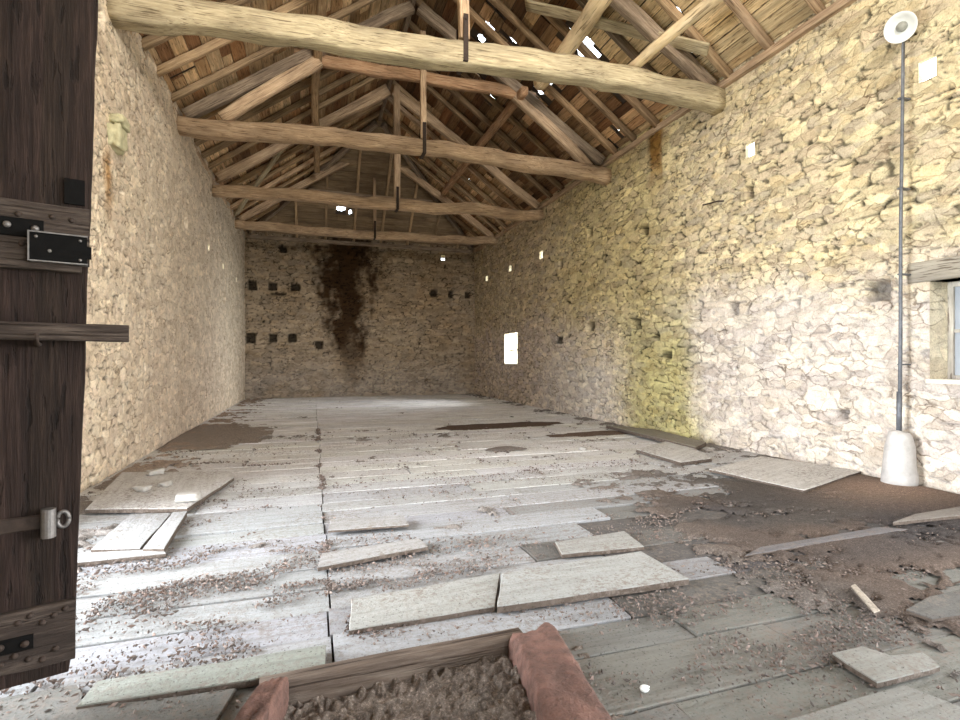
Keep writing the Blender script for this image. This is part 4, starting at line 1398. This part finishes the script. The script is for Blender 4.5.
# ------------------------------------------------------------------ windows
M['sash'] = wood('weathered_sash', (.22, .2, .18), (.42, .40, .37), (.60, .58, .54), grain=(6, 6, .8), vary=0)
M['lintel'] = wood('grey_lintel', (.32, .30, .25), (.43, .40, .345), (.52, .49, .43), grain=(11, .8, 11), vary=0, bstr=.7)


def window(name, hole, depth, nx, nz, label):
    a, b_, c, d_ = hole
    w = empty(name, (XR + depth, (a + b_) / 2, c))
    struct(w, label, 'window')
    mb = MB(); fw = .055
    W, H = (b_ - a) / 2, d_ - c
    mb.box((-.03, -W, 0), (.03, W, fw)); mb.box((-.03, -W, H - fw), (.03, W, H))
    mb.box((-.03, -W, fw), (.03, -W + fw, H - fw)); mb.box((-.03, W - fw, fw), (.03, W, H - fw))
    mb.build('window_frame', M['sash'], w)
    mb = MB()
    for i in range(1, nx): mb.box((-.02, -W + 2 * W * i / nx - .018, fw), (.02, -W + 2 * W * i / nx + .018, H - fw))
    for j in range(1, nz): mb.box((-.022, -W + fw, H * j / nz - .018), (.022, W - fw, H * j / nz + .018))
    mb.build('glazing_bar', M['sash'], w)
    mb = MB(); mb.box((-.003, -W + fw, fw), (.003, W - fw, H - fw)); mb.build('pane', M['glass'], w)
    mb = MB()
    mb.box((-.34, -W - .02, -.03), (-.03, W + .02, .012)); mb.build('window_sill', M['limewash'], w)
    return w


w1 = window('window_1', W1, .30, 2, 2, 'small timber window in the right wall beside the lamp pipe')
lt = MB(); lt.box((-.315, -.95, 1.07), (.12, .78, 1.30)); o = lt.build('lintel', M['lintel'], w1, bevel=.015)
w2 = empty('window_2', (XR + .25, 16.35, 1.27)); struct(w2, 'narrow bright window opening far down the right wall', 'window')
mb = MB(); mb.box((-.03, -.05, 0), (.03, .0, 1.03)); mb.box((-.03, -.6, .45), (.03, .6, .5)); mb.build('window_frame', M['sash'], w2)
mb = MB(); mb.box((-.26, -.62, -.03), (.25, .62, .01)); mb.build('window_sill', M['limewash'], w2)

# cart doorway lintel on the left
lt = MB(); lt.box((XL - .5, 1.8, 3.1), (XL + .02, 5.2, 3.36)); o = lt.build('trim_1', M['lintel'], None, bevel=.02); o['kind'] = 'structure'
lt = MB(); lt.box((XR - .02, -.9, 3.1), (XR + .5, 2.25, 3.36)); o = lt.build('trim_2', M['lintel'], None, bevel=.02); o['kind'] = 'structure'  # lintel of the added right doorway

# thin iron rod sticking out of the right wall
p = on_x(716, 204, XR)
mb = MB(); mb.tube([(XR + .05, p.y - .2, p.z), (XR - .06, p.y - .1, p.z + .01), (XR - .09, p.y + .2, p.z + .03)], .012, 8)
o = mb.build('iron_rod', M['rust'], None, (XR, p.y, p.z), smooth=True)
tag(o, 'thin rusty rod sticking out of the yellowish upper right wall', 'rod')

# ground outside
mb = MB()
mb.add([(-60, -60, -.62), (60, -60, -.62), (60, 80, -.62), (-60, 80, -.62)], [(0, 1, 2, 3)])
M['ground'] = plain('outside_ground', (.22, .24, .10), .95, 0, 3, .3)
o = mb.build('ground', M['ground']); o['kind'] = 'structure'

# ------------------------------------------------------------------ light
wd = bpy.data.worlds.new('World'); S.world = wd; wd.use_nodes = True
nt = wd.node_tree; bg = nt.nodes['Background']
bg.inputs['Color'].default_value = (0.86, 0.93, 1.0, 1); bg.inputs['Strength'].default_value = 10.0


def area(name, loc, rot, sx, sy, energy, col, spread=180):
    l = bpy.data.lights.new(name, 'AREA'); l.shape = 'RECTANGLE'; l.size = sx; l.size_y = sy; l.energy = energy; l.color = col
    l.spread = math.radians(spread)
    o = bpy.data.objects.new(name, l); COL.objects.link(o); o.location = loc; o.rotation_euler = rot
    return o


# daylight through the cart doorway on the left; the next three lamps are added fill
area('daylight_cart_doorway', (XL - 4.0, 3.0, 2.4), (0, math.radians(-86), 0), 4.6, 5.5, 3500, (0.95, 0.975, 1.0), 150)
area('added_fill_right', (XR + 2.6, -.4, 2.3), (0, math.radians(88), math.radians(-12)), 4.2, 4.6, 2000, (1.0, 0.98, 0.95), 150)  # added fill from out of view, brightens the left wall
area('added_fill_front', (2.6, YF - .1, 1.7), (math.radians(90), 0, 0), 4.0, 3.0, 90, (1.0, 0.96, 0.88))  # added fill from behind the camera
area('added_fill_hatch', (2.0, YF - .1, 6.2), (math.radians(84), 0, 0), 2.2, 2.0, 680, (1.0, 0.945, 0.86), 110)  # added fill from high behind the camera, reaches the far end
area('daylight_far_window', (XR + .95, 16.0, 2.0), (0, math.radians(86), 0), 1.2, 1.6, 420, (0.96, 0.98, 1.0), 90)

# ------------------------------------------------------------------ camera
cd = bpy.data.cameras.new('camera'); cam = bpy.data.objects.new('camera', cd); COL.objects.link(cam)
cam.location = (0, 0, CAMZ); cam.rotation_euler = (math.radians(90), 0, -YAW)
cd.sensor_width = 36; cd.lens = FPX / 960 * 36; cd.clip_end = 200; cd.clip_start = .05
S.camera = cam
S.view_settings.view_transform = 'Standard'; S.view_settings.look = 'None'
S.view_settings.exposure = -0.6; S.view_settings.gamma = 1.0; S.view_settings.use_curve_mapping = False
S.cycles.max_bounces = 10; S.cycles.diffuse_bounces = 7
S.cycles.sample_clamp_indirect = 6
